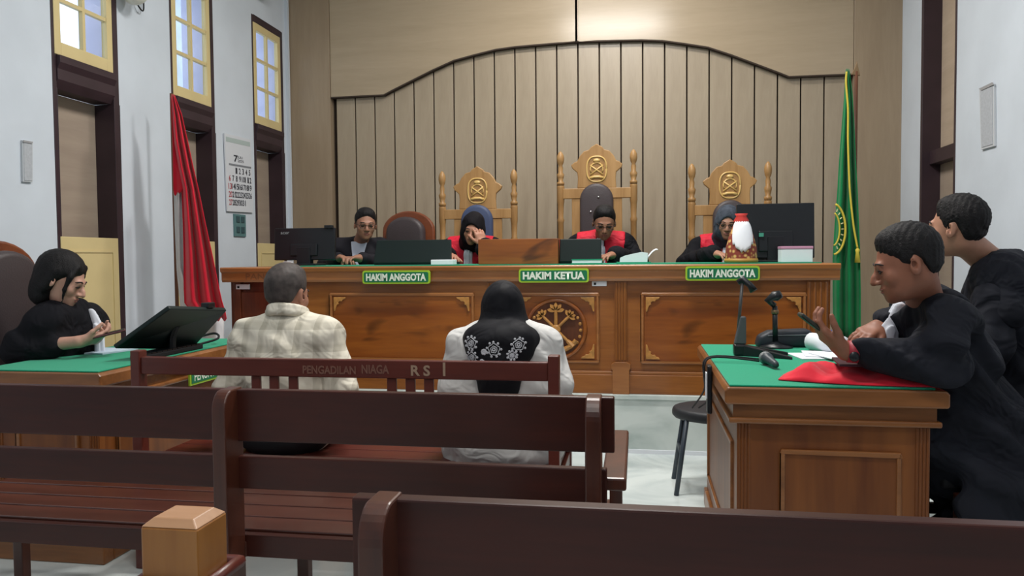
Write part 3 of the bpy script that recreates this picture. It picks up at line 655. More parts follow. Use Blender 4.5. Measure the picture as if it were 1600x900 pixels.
# air conditioner and wall lamp, only their undersides in view
ap, aq = atx(375, 22, XL+.2), atx(424, 22, XL+.2)
ac = thing('air_conditioner', 'white wall air conditioner high between two windows at left', 'air conditioner', (XL+.1, 5.9, 3.5))
MB().prism([(XL, 3.5), (XL+.14, 3.5), (XL+.19, 3.55), (XL+.2, 3.62), (XL+.2, 3.78), (XL, 3.8)], 'y', 5.6, 6.35).build('body', mat('ac_white', (206, 208, 206), .4), ac, .008)
MB().box(XL+.10, XL+.185, 5.66, 6.29, 3.508, 3.514).xf(Matrix.Identity(4)).build('louvre', mat('ac_grey', (168, 170, 172), .5), ac)
lp = atx(210, 0, XL+.1)
wlm = thing('wall_lamp', 'round white wall lamp on the pier between the first two windows', 'lamp', (XL, lp[1], lp[2]-.03))
MB().ell((XL+.1, lp[1], lp[2]+.06), (.085, .085, .09), 18, 12).build('globe', mat('lamp_globe', (220, 218, 210), .3), wlm, smooth=True)
MB().tube([(XL, lp[1], lp[2]+.2), (XL+.06, lp[1], lp[2]+.19), (XL+.1, lp[1], lp[2]+.14)], .015, 8).build('bracket', M_dark, wlm, smooth=True)
MB().tube(smoothpath([(XL+.01, lp[1]+.22, lp[2]+.12), (XL+.03, lp[1]+.19, lp[2]+.0), (XL+.03, lp[1]+.14, lp[2]+.01), (XL+.01, lp[1]+.1, lp[2]+.1)]), .005, 6).build('lead', M_blackm, wlm, smooth=True)

# ---------------------------------------------------------------- on the judges' bench
ZT_ = ZB+.006
def monitor(name, lab, p0, p1, Y, tilt, mat_, brand=None, stand=True, thick=.03, taper=0, bezel=True, yawz=0, pad=.0, group=None):
    a, b = aty(p0[0], p0[1], Y), aty(p1[0], p1[1], Y); w_ = b[0]-a[0]; h = a[2]-b[2]; c = ((a[0]+b[0])/2, Y, b[2])
    t = thing(name, lab, 'monitor' if stand else 'laptop', (c[0], Y, ZT_), group)
    Mx = Matrix.Translation(c) @ Matrix.Rotation(yawz, 4, 'Z') @ Matrix.Rotation(tilt, 4, 'X')
    q = [(-w_/2, 0), (w_/2, 0), (w_/2-taper, h), (-w_/2+taper, h)]
    MB().prism(q, 'y', -thick/2, thick/2).xf(Mx).build('back_shell' if stand else 'lid', mat_, t, .005)
    MB().box(-w_/2+taper+.012, w_/2-taper-.012, thick/2, thick/2+.002, .015, h-.012).xf(Mx).build('screen', mat('screen_glow', (96, 116, 134), .2, emit=.25), t)
    if stand:
        MB().box(-.05, .05, -.03, .03, min(ZT_-c[2], 0), h*.4).xf(Matrix.Translation((c[0], Y+.0, c[2]))).build('stand_neck', M_black, t, .004)
        MB().box(c[0]-.12, c[0]+.12, Y-.09, Y+.09, ZT_, ZT_+.014).build('stand_foot', M_black, t, .005)
        MB().box(-w_*.22, w_*.22, -thick/2-.014, -thick/2, h*.12, h*.5).xf(Mx).build('rear_bulge', mat_, t, .006)
    else:
        MB().box(c[0]-w_/2, c[0]+w_/2, Y+.005, Y+.24, ZT_, ZT_+.018).build('keyboard_base', M_black, t, .004)
    if brand: text('brand_lettering', brand, mat('brand_grey', (140, 146, 150), .5), t, Mx @ Vector((-w_/2+.08, -thick/2-.0015, h-.035)), tuple((Mx.to_3x3() @ Vector((1, 0, 0)))), tuple((Mx.to_3x3() @ Vector((0, 0, 1)))), .065, .016, .001, .01)
    return t
m0 = monitor('computer_monitor', 'black monitor seen from behind at the left end of the bench', (429, 357), (524, 406), 5.1, R(-4), M_black, 'acer')
MB().box(*[float(v) for v in (aty(508, 357, 5.1)[0], aty(521, 357, 5.1)[0])], 5.08, 5.11, float(aty(515, 357, 5.1)[2]), float(aty(515, 352, 5.1)[2])).build('webcam', M_black, m0, .003)
MB().box(*[float(v) for v in (aty(444, 405, 5.0)[0], aty(457, 405, 5.0)[0])], 4.99, 5.0, ZT_, ZT_+.03).build('cable_tag', M_paper, m0)
monitor('laptop', 'open dark green-black laptop in front of the suited clerk', (583, 374), (706, 411), 4.98, R(-16), M_screen, None, False, .012, .012)
monitor('laptop', 'smaller black laptop in front of the middle judge', (874, 373), (940, 409), 4.98, R(-10), M_screen, None, False, .012, .002)
mb_ = monitor('computer_monitor', 'large black monitor at the right end of the bench', (1151, 319), (1272, 403), 5.12, R(-3), M_black, None, True, .035)
p, q = aty(1186, 370, 5.09), aty(1193, 364, 5.09); MB().box(p[0], q[0], 5.083, 5.098, p[2], q[2]).build('sticker', mat('sticker_green', (70, 150, 128), .5), mb_)
def blk(name, lab, cat, p0, p1, Y, dep, m, z0=None, bevel=.003, group=None):
    a, b = aty(p0[0], p0[1], Y), aty(p1[0], p1[1], Y)
    return tag(MB().box(a[0], b[0], Y, Y+dep, ZT_ if z0 is None else z0, a[2]).build(name, m, bevel=bevel), lab, cat, group)
wbx = blk('wooden_box', 'plain brown wooden box stand between the two left judges', 'box', (747, 374), (872, 412), 4.90, .28, M_panel)
blk('white_box', 'flat white box on the bench beside the clerk\'s laptop', 'box', (673, 406), (707, 413), 4.86, .12, M_paper)
bk = thing('law_book', 'thick pale-paged book lying flat before the small laptop', 'book', (float(aty(917, 408, 4.88)[0]), 4.93, ZT_))
a, b = float(aty(893, 408, 4.87)[0]), float(aty(941, 408, 4.87)[0])
MB().box(a, b, 4.86, 5.0-.04, ZT_, ZT_+.005).build('cover', M_green, bk); MB().box(a+.004, b-.004, 4.863, 4.955, ZT_+.005, ZT_+.024).build('pages', M_paper, bk); MB().box(a, b, 4.86, 4.96, ZT_+.024, ZT_+.029).build('cover', M_green, bk)
doc = thing('open_document', 'open white document lying before the middle judge', 'document', (float(aty(995, 405, 5.0)[0]), 5.05, ZT_))
a, b = aty(968, 405, 4.95), aty(1027, 405, 4.95); xa, xb = float(a[0]), float(b[0])
P = [[(xa+(xb-xa)*u*.72, 4.95+.22*v, ZT_+.012+.035*math.sin(math.pi*min(1, u*.9+.1))*(.6+.5*v)+.02*u) for v in np.linspace(0, 1, 5)] for u in np.linspace(0, 1, 10)]
W_ = (xb-xa)*.74; MB().prism([(xa, ZT_+.008), (xa+W_, ZT_+.008), (xa+W_*1.02, ZT_+.066), (xa+W_*.8, ZT_+.072), (xa+W_*.5, ZT_+.062), (xa+W_*.2, ZT_+.05), (xa+.004, ZT_+.036)], 'y', 4.96, 5.16).build('page_stack', M_paper, doc)
P = [[(xa+(xb-xa)*(.74+.28*u), 4.96+.20*v, ZT_+.030+.055*math.sin(u*1.7)+.008*v) for v in np.linspace(0, 1, 4)] for u in np.linspace(0, 1, 8)]
MB().grid(P).build('turned_page', M_paper, doc, smooth=True, solid=.003)
MB().box(xa-.02, xb-.04, 4.94, 5.2, ZT_, ZT_+.008).build('green_folder', M_green, doc)
# cone draped in patterned cloth
cp0 = aty(1158, 408, 4.93); cxn = float(cp0[0]); top = float(aty(1158, 334, 4.93)[2]); bt = ZT_; hh_ = top-bt
cn = thing('draped_ornament', 'cone-shaped white and batik draped ornament with red top', 'ornament', (cxn, 4.93, bt))
M_bat, nt, bb = _base('batik'); tc = nt.nodes.new('ShaderNodeTexCoord'); vo = nt.nodes.new('ShaderNodeTexVoronoi'); vo.inputs['Scale'].default_value = 38
rp = nt.nodes.new('ShaderNodeValToRGB'); rp.color_ramp.elements[0].color = lin((214, 176, 104)); rp.color_ramp.elements[1].color = lin((132, 52, 38)); rp.color_ramp.elements[0].position = .22; rp.color_ramp.elements[1].position = .5
nt.links.new(tc.outputs['Object'], vo.inputs['Vector']); nt.links.new(vo.outputs['Distance'], rp.inputs[0]); nt.links.new(rp.outputs[0], bb.inputs['Base Color']); bb.inputs['Roughness'].default_value = .7
MB().lathe([(.095, 0), (.098, .02), (.092, .10), (.072, .17), (.05, .23), (.036, hh_*.80), (.001, hh_*.80)], (cxn, 4.93, bt), 18).build('batik_wrap', M_bat, cn, smooth=True)
g = []
for i in range(9):
    v = i/8; row = []
    for j in range(13):
        u = -1.05+2.1*j/12; zb_ = bt+.055+.02*abs(math.sin(j*1.3))+.05*abs(u)**2; z = zb_+(bt+hh_*.84-zb_)*v; rr_ = np.interp(z-bt, [0, .10, .17, .23, hh_*.84], [.1, .094, .076, .054, .036])+.005+.003*math.cos(j*math.pi); an = u*(.62+.35*v)-math.pi/2
        row.append((cxn+rr_*math.cos(an), 4.93+rr_*math.sin(an), z))
    g.append(row)
MB().grid(g).build('white_drape', M_paper, cn, smooth=True, solid=.003)
MB().lathe([(.042, hh_*.80), (.046, hh_*.86), (.03, hh_*.95), (.04, hh_), (.001, hh_)], (cxn, 4.93, bt), 14).build('red_cap', mat('cap_red', (206, 62, 56), .6), cn, smooth=True)
MB().lathe([(.099, .0), (.105, .012), (.099, .026)], (cxn, 4.93, bt), 18).build('gold_hem', mat('hem_gold', (170, 130, 60), .5), cn, smooth=True)
pk = thing('tissue_box', 'white box with pink lid in front of the large monitor', 'box', (float(aty(1245, 400, 4.9)[0]), 4.95, ZT_))
a, b = aty(1221, 388, 4.9), aty(1270, 404, 4.9)
MB().box(a[0], b[0], 4.9, 5.02, ZT_, a[2]-.005).build('box_body', M_paper, pk, .003); MB().box(a[0]-.002, b[0]+.002, 4.897, 5.023, a[2]-.005, a[2]+.012).build('lid', mat('pink_lid', (196, 142, 170), .5), pk, .003)

# ---------------------------------------------------------------- on the left desk
P0, P1, P2, P3 = aty(176, 539, 2.98), aty(262, 477, 3.06), aty(351, 480, 3.52), aty(296, 541, 3.46)
P0[2] = max(P0[2], DZ+.03); n = np.cross(P1-P0, P3-P0); n /= np.linalg.norm(n)
lm = thing('computer_monitor', 'black monitor tilted far back on the left desk', 'monitor', ((P0[0]+P3[0])/2, (P0[1]+P3[1])/2, DZ))
MB().hexa([P0, P1, P2, P3, P0-n*.022, P1-n*.022, P2-n*.022, P3-n*.022]).build('back_shell', M_screen, lm, .005)
mid = (P0+P1+P2+P3)/4; b_ = (P0+P3)/2
MB().tube([tuple(mid-n*.0), (float(mid[0])-.02, float(mid[1]), .86), (float(b_[0]+.07), float(mid[1]), DZ+.01)], .018, 8).build('stand_neck', M_black, lm)
MB().box(float(b_[0])-.06, float(b_[0])+.085, float(mid[1])-.1, float(mid[1])+.1, DZ, DZ+.014).build('stand_foot', M_black, lm, .004)
tp = (P1+P2)/2+(P2-P1)*.2; MB().box(tp[0]-.025, tp[0]+.015, tp[1]-.03, tp[1]+.03, tp[2]-.005, tp[2]+.02).build('webcam', M_black, lm, .004)
lg = P1*.35+P2*.35+P0*.12+P3*.18; uu = (P2-P1)/np.linalg.norm(P2-P1); vv = np.cross(n, uu); MB().hexa([lg+uu*a+vv*b+n*d for d in (.0005, .0015) for a, b in ((-.03, -.012), (.03, -.012), (.03, .012), (-.03, .012))]).build('logo_mark', mat('logo_dim', (52, 66, 66), .4), lm)
def onz(x, y, z=DZ): return atz(x, y, z)
pa_, pb_ = onz(105, 553), onz(190, 546)
tag(MB().hexa([(pa_[0]-.02, pa_[1]-.0, DZ+.001), (pa_[0]+.2, pa_[1]-.02, DZ+.001), (pa_[0]+.24, pa_[1]+.18, DZ+.001), (pa_[0]+.02, pa_[1]+.2, DZ+.001), (pa_[0]-.02, pa_[1], DZ+.008), (pa_[0]+.2, pa_[1]-.02, DZ+.008), (pa_[0]+.24, pa_[1]+.18, DZ+.008), (pa_[0]+.02, pa_[1]+.2, DZ+.008)]).build('paper_stack', mat('bluish_paper', (186, 204, 220), .8)), 'pale blue papers under the woman\'s hands on the left desk', 'paper')
kb = onz(325, 556); kt = thing('computer_keyboard', 'dark keyboard lying on the left desk beside the tilted monitor', 'keyboard', (-2.2, 3.4, DZ))
MB().box(-2.195, -2.112, 3.02, 3.46, DZ, DZ+.022).build('case', M_blackm, kt, .005)
for i in range(11):
    for j in range(2): MB().box(-2.19+j*.038, -2.156+j*.038, 3.03+i*.038, 3.062+i*.038, DZ+.022, DZ+.028).build('key', M_black, kt)
tag(MB().tube(smoothpath([(-2.16, 3.5, DZ+.006), (-2.2, 3.56, DZ+.006), (-2.14, 3.64, DZ+.03), (-2.2, 3.7, DZ+.05), (-2.3, 3.62, DZ+.02), (-2.35, 3.5, DZ+.008)]), .006, 6).build('monitor_cable', M_blackm, smooth=True), 'black cable looping behind the tilted monitor', 'cable')
sp = onz(305, 541)
tag(MB().ell((float(sp[0])-.10, float(sp[1])+.05, DZ+.022), (.035, .06, .022), 14, 8).build('computer_mouse', M_black, smooth=True), 'black computer mouse on the left desk by the flag', 'mouse')
ca = aty(8, 375, 3.2)
arch_chair('brown arched leather armchair against the left wall behind the woman', (-2.79, 3.21), 3.2, float(ca[2]), R(90), .25, 0)

# ---------------------------------------------------------------- on and beside the right desk
def mic_stand_a():
    b = onz(1155, 556); x, y = float(b[0]), float(b[1])+.02
    t = thing('microphone_stand', 'tall thin black microphone stand with clip at the right desk\'s inner edge', 'microphone stand', (x, y, DZ), 'desk microphone stands')
    MB().box(x-.022, x+.03, y-.03, y+.03, DZ, DZ+.05).build('base_block', M_black, t, .008)
    MB().hexa([(x-.02, y-.02, DZ+.05), (x+.03, y-.02, DZ+.05), (x+.03, y+.02, DZ+.05), (x-.02, y+.02, DZ+.05), (x+.005, y-.015, DZ+.17), (x+.03, y-.015, DZ+.17), (x+.03, y+.015, DZ+.17), (x+.005, y+.015, DZ+.17)]).build('upright', mat('grey_plastic', (78, 80, 84), .5), t, .006)
    for dx, dy in ((.20, -.12), (.21, .03), (.12, .18)):
        MB().hexa([(x, y-.02, DZ), (x+.01, y+.02, DZ), (x+dx, y+dy+.012, DZ), (x+dx, y+dy-.012, DZ), (x, y-.02, DZ+.05), (x+.01, y+.02, DZ+.05), (x+dx, y+dy+.01, DZ+.012), (x+dx, y+dy-.01, DZ+.012)]).build('foot', M_black, t, .003)
    tp = aty(1160, 438, y); p0 = aty(1153, 520, y)
    MB().tube([p0, tp], .007, 8).build('rod', mat('dull_metal', (86, 84, 84), .4, metal=.4), t, smooth=True)
    MB().tube([tp+np.array([-.02, 0, -.01]), tp+np.array([.0, 0, .005]), tp+np.array([.03, -.01, -.02]), tp+np.array([.045, -.02, -.045])], [.012, .016, .014, .018], 8).build('clip', M_black, t, smooth=True)
mic_stand_a()
def mic_stand_b():
    b = onz(1213, 543); x, y = float(b[0]), float(b[1])
    t = thing('microphone_stand', 'short black microphone stand with empty clip in front of the dark bag', 'microphone stand', (x, y, DZ), 'desk microphone stands')
    MB().lathe([(.075, 0), (.075, .008), (.03, .018), (.012, .03)], (x, y, DZ), 20).build('base', M_black, t, smooth=True)
    z1 = float(aty(1211, 478, y)[2]); MB().tube([(x-.005, y, DZ+.02), (x-.008, y, z1)], .012, 10).build('pole', M_black, t, smooth=True)
    MB().lathe([(.016, 0), (.018, .01), (.016, .02)], (x-.007, y, (DZ+z1)/2+.06), 12).build('collar', mat('brass_dull', (120, 100, 74), .4, metal=.6), t, smooth=True)
    tp = aty(1211, 463, y); MB().tube([(x-.008, y, z1), tuple(tp+np.array([-.03, 0, -.02])), tuple(tp), tuple(tp+np.array([.025, -.01, .012]))], [.014, .02, .026, .018], 10).build('clip', M_black, t, smooth=True)
mic_stand_b()
b = onz(1196, 570); x, y = float(b[0]), float(b[1])
mc = thing('microphone', 'handheld microphone with grey head lying on the green cloth', 'microphone', (x+.05, y, DZ))
e1 = onz(1230, 579, DZ+.015); d = np.array([e1[0]-x, e1[1]-y, 0]); d /= np.linalg.norm(d); h0 = np.array([x, y, DZ+.027])
MB().ell(h0, (.026, .026, .026), 16, 10).build('head', mat('mic_grey', (128, 132, 134), .45, metal=.3, bump=.4, bscale=400), mc, smooth=True)
MB().tube([h0+d*.015, h0+d*.03, h0+d*.035, h0+d*.12+np.array([0, 0, -.008]), h0+d*.135+np.array([0, 0, -.010])], [.024, .024, .018, .014, .010], 12).build('handle', mat('mic_body', (52, 60, 66), .4), mc, smooth=True)
for k_, off in enumerate((0, .03)):
    p0 = np.array([x-.02, y+.02, DZ+.012]); p1 = np.array([.29, y+.05+off, DZ+.02]); p2 = np.array([.262, y+.06+off, .74]); p3 = aty(1100+k_*12, 610+k_*8, 3.5); p4 = aty(1082+k_*10, 637, 3.9)
    tag(MB().tube(smoothpath([p0, p1, p2, p3, p4] if k_ == 0 else [p0+np.array([.01, .06, 0]), p1, p2, p3, p4]), .004, 6).build('microphone_cable', M_blackm, smooth=True), ['thin black cable drooping from the desk edge to the stool, upper one', 'thin black cable drooping from the desk edge to the stool, lower one'][k_], 'cable', 'drooping microphone cables')
hb = thing('hanging_socket', 'black socket strip hanging on the left edge of the right desk', 'socket', (.268, 3.15, .58))
MB().box(.262, .281, 3.06, 3.12, .60, .79).build('strip', M_black, hb, .006); MB().box(.258, .262, 3.07, 3.11, .66, .76).build('face', M_paper, hb)
bg = thing('dark_bag', 'dark flat bag lying at the far end of the right desk', 'bag', (float(onz(1225, 539)[0]), 3.78, DZ))
a, b = float(aty(1184, 530, 3.72)[0]), float(aty(1275, 530, 3.72)[0])
MB().prism([(a, DZ), (b, DZ), (b+.01, DZ+.05), (b-.02, DZ+.085), (a+.06, DZ+.075), (a+.012, DZ+.05)], 'y', 3.75, 3.85).build('bag_body', mat('navy_black', (30, 36, 46), .5), bg, .015, True, seg=3)
MB().tube([(a+.05, 3.748, DZ+.055), (b-.03, 3.748, DZ+.06)], .003, 6).build('zip', mat('zip_grey', (96, 98, 104), .4), bg)
# red cloth bundle
x0, x1, y0, y1 = .50, 1.0, 2.66, 2.95
P = []
for i in range(29):
    u = i/28; row = []
    for j in range(13):
        v = j/12; xx = x0+(x1-x0)*u + .05*(v-.5)*(1-u); ye = y0+(y1-y0)*v*(.8+.2*u) + (.10*(1-u)**3)*(1-v)
        edge = min(1, 5*min(u, 1-u)+.05)*min(1, 4*min(v, 1-v)+.02)
        hgt = (.022+.03*v+.012*math.sin(9*u+4*v)+.010*math.sin(23*u-6*v)+.006*math.sin(31*v+11*u)+.02*math.exp(-((u-.12)/.1)**2))*edge
        row.append((xx, ye, DZ+.003+max(0, hgt)))
    P.append(row)
tag(MB().grid(P).build('red_cloth', M_red, smooth=True, solid=.004), 'crumpled bright red cloth on the near end of the right desk', 'cloth')
pc = onz(1285, 557)
pt = thing('paper_stack', 'white papers lying between the microphone and the phone hand', 'paper', (float(pc[0]), float(pc[1]), DZ))
for i, (dx, dy, rz) in enumerate(((0, 0, 8), (.05, .03, -6), (.09, -.03, 14))):
    MB().box(-.12, .12, -.10, .10, .001+i*.004, .004+i*.004).xf(Matrix.Translation((float(pc[0])+dx, float(pc[1])+dy, DZ)) @ Matrix.Rotation(R(rz), 4, 'Z')).build('sheet', M_paper, pt)
fo = onz(1385, 572, DZ+.06)
ft = thing('dark_folder', 'dark folder with white edge under the leaning man\'s forearm', 'folder', (float(fo[0]), float(fo[1])+.05, DZ))
MB().box(-.15, .14, -.03, .16, .058, .066).xf(Matrix.Translation((float(fo[0]), float(fo[1]), DZ)) @ Matrix.Rotation(R(-6), 4, 'Z')).build('cover', mat('maroon_dark', (66, 26, 40), .5), ft, .002)
MB().box(.06, .15, -.02, .15, .066, .074).xf(Matrix.Translation((float(fo[0]), float(fo[1]), DZ)) @ Matrix.Rotation(R(-6), 4, 'Z')).build('sheets', M_paper, ft)
rl = aty(1318, 528, 3.5); r0 = np.array([float(rl[0]), 3.5, DZ+.04])
tag(MB().tube([r0, r0+np.array([-.10, .16, 0])], .04, 14).build('paper_roll', M_paper, smooth=True), 'rolled white paper behind the phone-holding hand', 'paper')
pe = r0+np.array([-.085, .10, .048]); pf = r0+np.array([-.02, .13, .048])
tag(MB().tube([pe, pf], .008, 8).build('blue_pen', mat('pen_blue', (40, 92, 190), .4), smooth=True), 'blue pen resting on the rolled paper', 'pen')
# stool beyond the desk
sx, sy = .43, 4.10; sz = .43
so = thing('stool', 'black stool with flat rounded seat in front of the podium', 'stool', (sx, sy, 0))
oct_ = [(sx+.26*math.cos(g)*(1.0 if math.cos(g) < 0 else .9), sy+.21*math.sin(g)) for g in np.linspace(0, 2*math.pi, 25)[:-1]]
MB().prism(oct_, 'z', sz-.055, sz).build('seat', mat('stool_black', (34, 36, 40), .55), so, .02, True, seg=3)
for ax, ay in ((-1, -1), (1, -1), (-1, 1), (1, 1)):
    MB().tube([(sx+ax*.19, sy+ay*.12, sz-.04), (sx+ax*.245, sy+ay*.15, .0)], .0125, 8).build('leg', mat('stool_leg', (52, 62, 72), .4), so, smooth=True)
MB().tube([(sx-.22, sy-.135, .2), (sx-.22, sy+.135, .2)], .009, 8).build('stretcher', mat('stool_leg', (52, 62, 72), .4), so, smooth=True)
# armchairs behind the right desk
def armchair(lab, x, y, sh, zt=.98, arms=True, hw=.26):
    t = thing('wooden_armchair', lab, 'chair', (x, y, 0), 'wooden armchairs behind the right desk'); m = M_pewz
    MB().box(x-.25, x+.25, y-hw+.03, y+hw-.03, sh-.07, sh).build('seat', M_blackm, t, .02, True, seg=3)
    MB().box(x+.23, x+.29, y-hw+.02, y+hw-.02, sh+.2, zt).build('backrest', M_black, t, .02, True, seg=3)
    for s in (-1, 1):
        yy = y+s*hw
        if arms: MB().prism([(x-.27, sh+.245), (x-.25, sh+.235), (x+.26, sh+.235), (x+.26, sh+.275), (x-.25, sh+.275), (x-.275, sh+.262)], 'y', yy-.03, yy+.03).build('armrest', wood('arm_wood', (84, 66, 52), (112, 92, 74), 'X', 1, .4), t, .006)
        MB().box(x+.2, x+.29, yy-.018, yy+.018, 0, zt-.05).build('rear_leg', m, t, .004)
        MB().box(x-.22, x-.17, yy-.018, yy+.018, 0, (sh+.235 if arms else sh-.07)).build('front_leg', m, t, .004)
        for z in (.1, .22, sh-.07): MB().box(x-.17, x+.2, yy-.014, yy+.014, z, z+.04).build('side_rail', m, t, .003)
armchair('dark wooden chair under the man leaning on the right desk', 1.27, 2.96, .48, .86, False, .19)
armchair('dark wooden armchair with pale armrest at the right picture edge', 1.80, 3.44, .50, .90)

# ---------------------------------------------------------------- people: smooth implicit surfaces turned into meshes
def rotm(rx=0, ry=0, rz=0): return np.array(Matrix.Rotation(rz, 3, 'Z') @ Matrix.Rotation(ry, 3, 'Y') @ Matrix.Rotation(rx, 3, 'X'))
class SDF:
    def __init__(s): s.p = []
    def cap(s, a, b, ra, rb=None, k=.02, op='u'):
        a = np.array(a, float); b = np.array(b, float); rb = ra if rb is None else rb; ab = b-a; L = ab@ab+1e-12
        def f(P):
            q = P-a.astype(np.float32); t = np.clip(q@ab.astype(np.float32)/L, 0, 1)
            return np.linalg.norm(q-t[..., None]*ab.astype(np.float32), axis=-1)-(ra+(rb-ra)*t)
        m = max(ra, rb); s.p.append((op, f, np.minimum(a, b)-m, np.maximum(a, b)+m, k)); return s
    def path(s, pts, rs, k=.02, op='u'):
        for i in range(len(pts)-1): s.cap(pts[i], pts[i+1], rs[i], rs[i+1], k, op)
        return s
    def ell(s, c, r, M=None, k=.02, op='u'):
        c = np.array(c, float); r = np.array(r, np.float32); M = np.eye(3) if M is None else M; Mi = M.astype(np.float32)
        def f(P):
            q = (P-c.astype(np.float32))@Mi; k0 = np.linalg.norm(q/r, axis=-1); k1 = np.linalg.norm(q/(r*r), axis=-1)+1e-6
            return k0*(k0-1)/k1
        e = np.sqrt((M**2)@(r.astype(float)**2)); s.p.append((op, f, c-e, c+e, k)); return s
    def cut(s, f, k=.008): s.p.append(('i', f, None, None, k)); return s      # keep where f < 0
    def noise(s, amp, fr):
        def f(P): return amp*(np.sin(P[..., 0]*fr+1.3)*np.sin(P[..., 1]*fr*1.1+.4)+.6*np.sin(P[..., 2]*fr*1.7+P[..., 0]*fr*.7)*np.sin(P[..., 1]*fr*1.9))
        s.p.append(('n', f, None, None, 0)); return s
    def folds(s, f): s.p.append(('n', f, None, None, 0)); return s
    def mesh(s, h):
        lo = np.min([p[2] for p in s.p if p[0] == 'u'], 0)-3*h; hi = np.max([p[3] for p in s.p if p[0] == 'u'], 0)+3*h
        n = np.ceil((hi-lo)/h).astype(int)+1; ax = [(lo[i]+h*np.arange(n[i])).astype(np.float32) for i in range(3)]
        F = np.full(n, .12, np.float32)
        for op, f, a, b, k in s.p:
            if a is None: sl = (slice(None),)*3
            else:
                i0 = np.clip(np.floor((a-lo-.012-k*1.2)/h).astype(int), 0, n); i1 = np.clip(np.ceil((b-lo+.012+k*1.2)/h).astype(int)+1, 0, n); sl = tuple(slice(x, y) for x, y in zip(i0, i1))
            G = F[sl]
            if G.size == 0: continue
            P = np.stack(np.meshgrid(*[ax[i][sl[i]] for i in range(3)], indexing='ij'), -1)
            if op == 'n':
                near = np.abs(G) < .05; G[near] += f(P[near]).astype(np.float32); continue
            d = f(P).astype(np.float32)
            if op == 'u':
                t = np.clip(.5+.5*(G-d)/k, 0, 1); F[sl] = G*(1-t)+d*t-k*t*(1-t)
            elif op == 's':
                d = -d; t = np.clip(.5-.5*(G-d)/k, 0, 1); F[sl] = G*(1-t)+d*t+k*t*(1-t)
            else:
                t = np.clip(.5-.5*(G-d)/k, 0, 1); F[sl] = G*(1-t)+d*t+k*t*(1-t)
        F[0] = F[-1] = .1; F[:, 0] = F[:, -1] = .1; F[:, :, 0] = F[:, :, -1] = .1
        S = F < 0; a = S[:-1, :-1, :-1].astype(np.int8)
        cnt = sum(S[i:n[0]-1+i, j:n[1]-1+j, k:n[2]-1+k].astype(np.int8) for i in (0, 1) for j in (0, 1) for k in (0, 1))
        act = (cnt > 0) & (cnt < 8); idx = np.argwhere(act); vid = np.full(act.shape, -1, np.int32); vid[act] = np.arange(len(idx))
        acc = np.zeros((len(idx), 3)); num = np.zeros(len(idx)); cs = [(i, j, k) for i in (0, 1) for j in (0, 1) for k in (0, 1)]
        val = {c: F[tuple((idx+np.array(c)).T)] for c in cs}
        for c in cs:
            for x in range(3):
                if c[x] == 0:
                    d = list(c); d[x] = 1; va, vb = val[c], val[tuple(d)]; m = (va < 0) != (vb < 0)
                    t = np.where(m, va/np.where(np.abs(va-vb) < 1e-9, 1e-9, va-vb), 0)
                    q = np.array(c, float)[None].repeat(len(idx), 0); q[:, x] += t; acc[m] += q[m]; num[m] += 1
        V = lo+h*(idx+acc/num[:, None]); Q = []
        for x in range(3):
            y, z = (x+1) % 3, (x+2) % 3
            A = S; B = np.roll(S, -1, x); e = (A != B); sl = [slice(1, -1)]*3; sl[x] = slice(0, -1); mask = np.zeros_like(e); mask[tuple(sl)] = e[tuple(sl)]
            E_ = np.argwhere(mask); 
            if not len(E_): continue
            oy = np.zeros(3, int); oy[y] = 1; oz = np.zeros(3, int); oz[z] = 1
            g = lambda o: vid[tuple((E_-o).T)]
            q = np.stack([g(oy+oz), g(oz), g(0*oy), g(oy)], 1); fl = ~A[tuple(E_.T)]; q[fl] = q[fl][:, ::-1]; Q.append(q)
        Q = np.concatenate(Q); Q = Q[(Q >= 0).all(1)]
        return V, Q
    def build(s, name, m, parent, h=.008):
        V, Q = s.mesh(h)
        if not len(V): return None
        c = np.array([(V[:, 0].min()+V[:, 0].max())/2, (V[:, 1].min()+V[:, 1].max())/2, V[:, 2].min()])
        me = bpy.data.meshes.new(name); W = (V-c)
        me.vertices.add(len(W)); me.vertices.foreach_set('co', W.astype(np.float32).ravel())
        me.loops.add(Q.size); me.loops.foreach_set('vertex_index', Q.astype(np.int32).ravel())
        me.polygons.add(len(Q)); me.polygons.foreach_set('loop_start', np.arange(0, Q.size, 4, dtype=np.int32))
        me.update(calc_edges=True); me.validate()
        return place(name, me, m, c, parent, smooth=True)

def skinm(name, c): 
    m = mat(name, c, .5, .35, noise=.04, nscale=25)
    b = m.node_tree.nodes['Principled BSDF']; b.inputs['Subsurface Weight'].default_value = .08; b.inputs['Subsurface Radius'].default_value = (.012, .005, .003); return m
M_hair = mat('hair_black', (16, 14, 16), .6, .25, noise=.25, nscale=60, bump=.4, bscale=250)
M_robe = mat('robe_black', (25, 27, 35), .8, .2, noise=.10, nscale=6, bump=.9, bscale=7, bdist=.045)
M_robe2 = mat('robe_soft_black', (20, 20, 25), .85, .15, noise=.12, nscale=6, bump=.8, bscale=7, bdist=.04)
M_stole = mat('stole_red', (190, 32, 52), .6, .2, noise=.05, nscale=10, bump=.6, bscale=12, bdist=.03)
M_jabot = mat('jabot_white', (216, 220, 230), .8, .1)
M_eye = mat('eye_dark', (26, 16, 14), .3, .5); M_lash = mat('brow_black', (30, 24, 24), .7)
M_glass = mat('glasses_frame', (38, 30, 32), .35, .5)

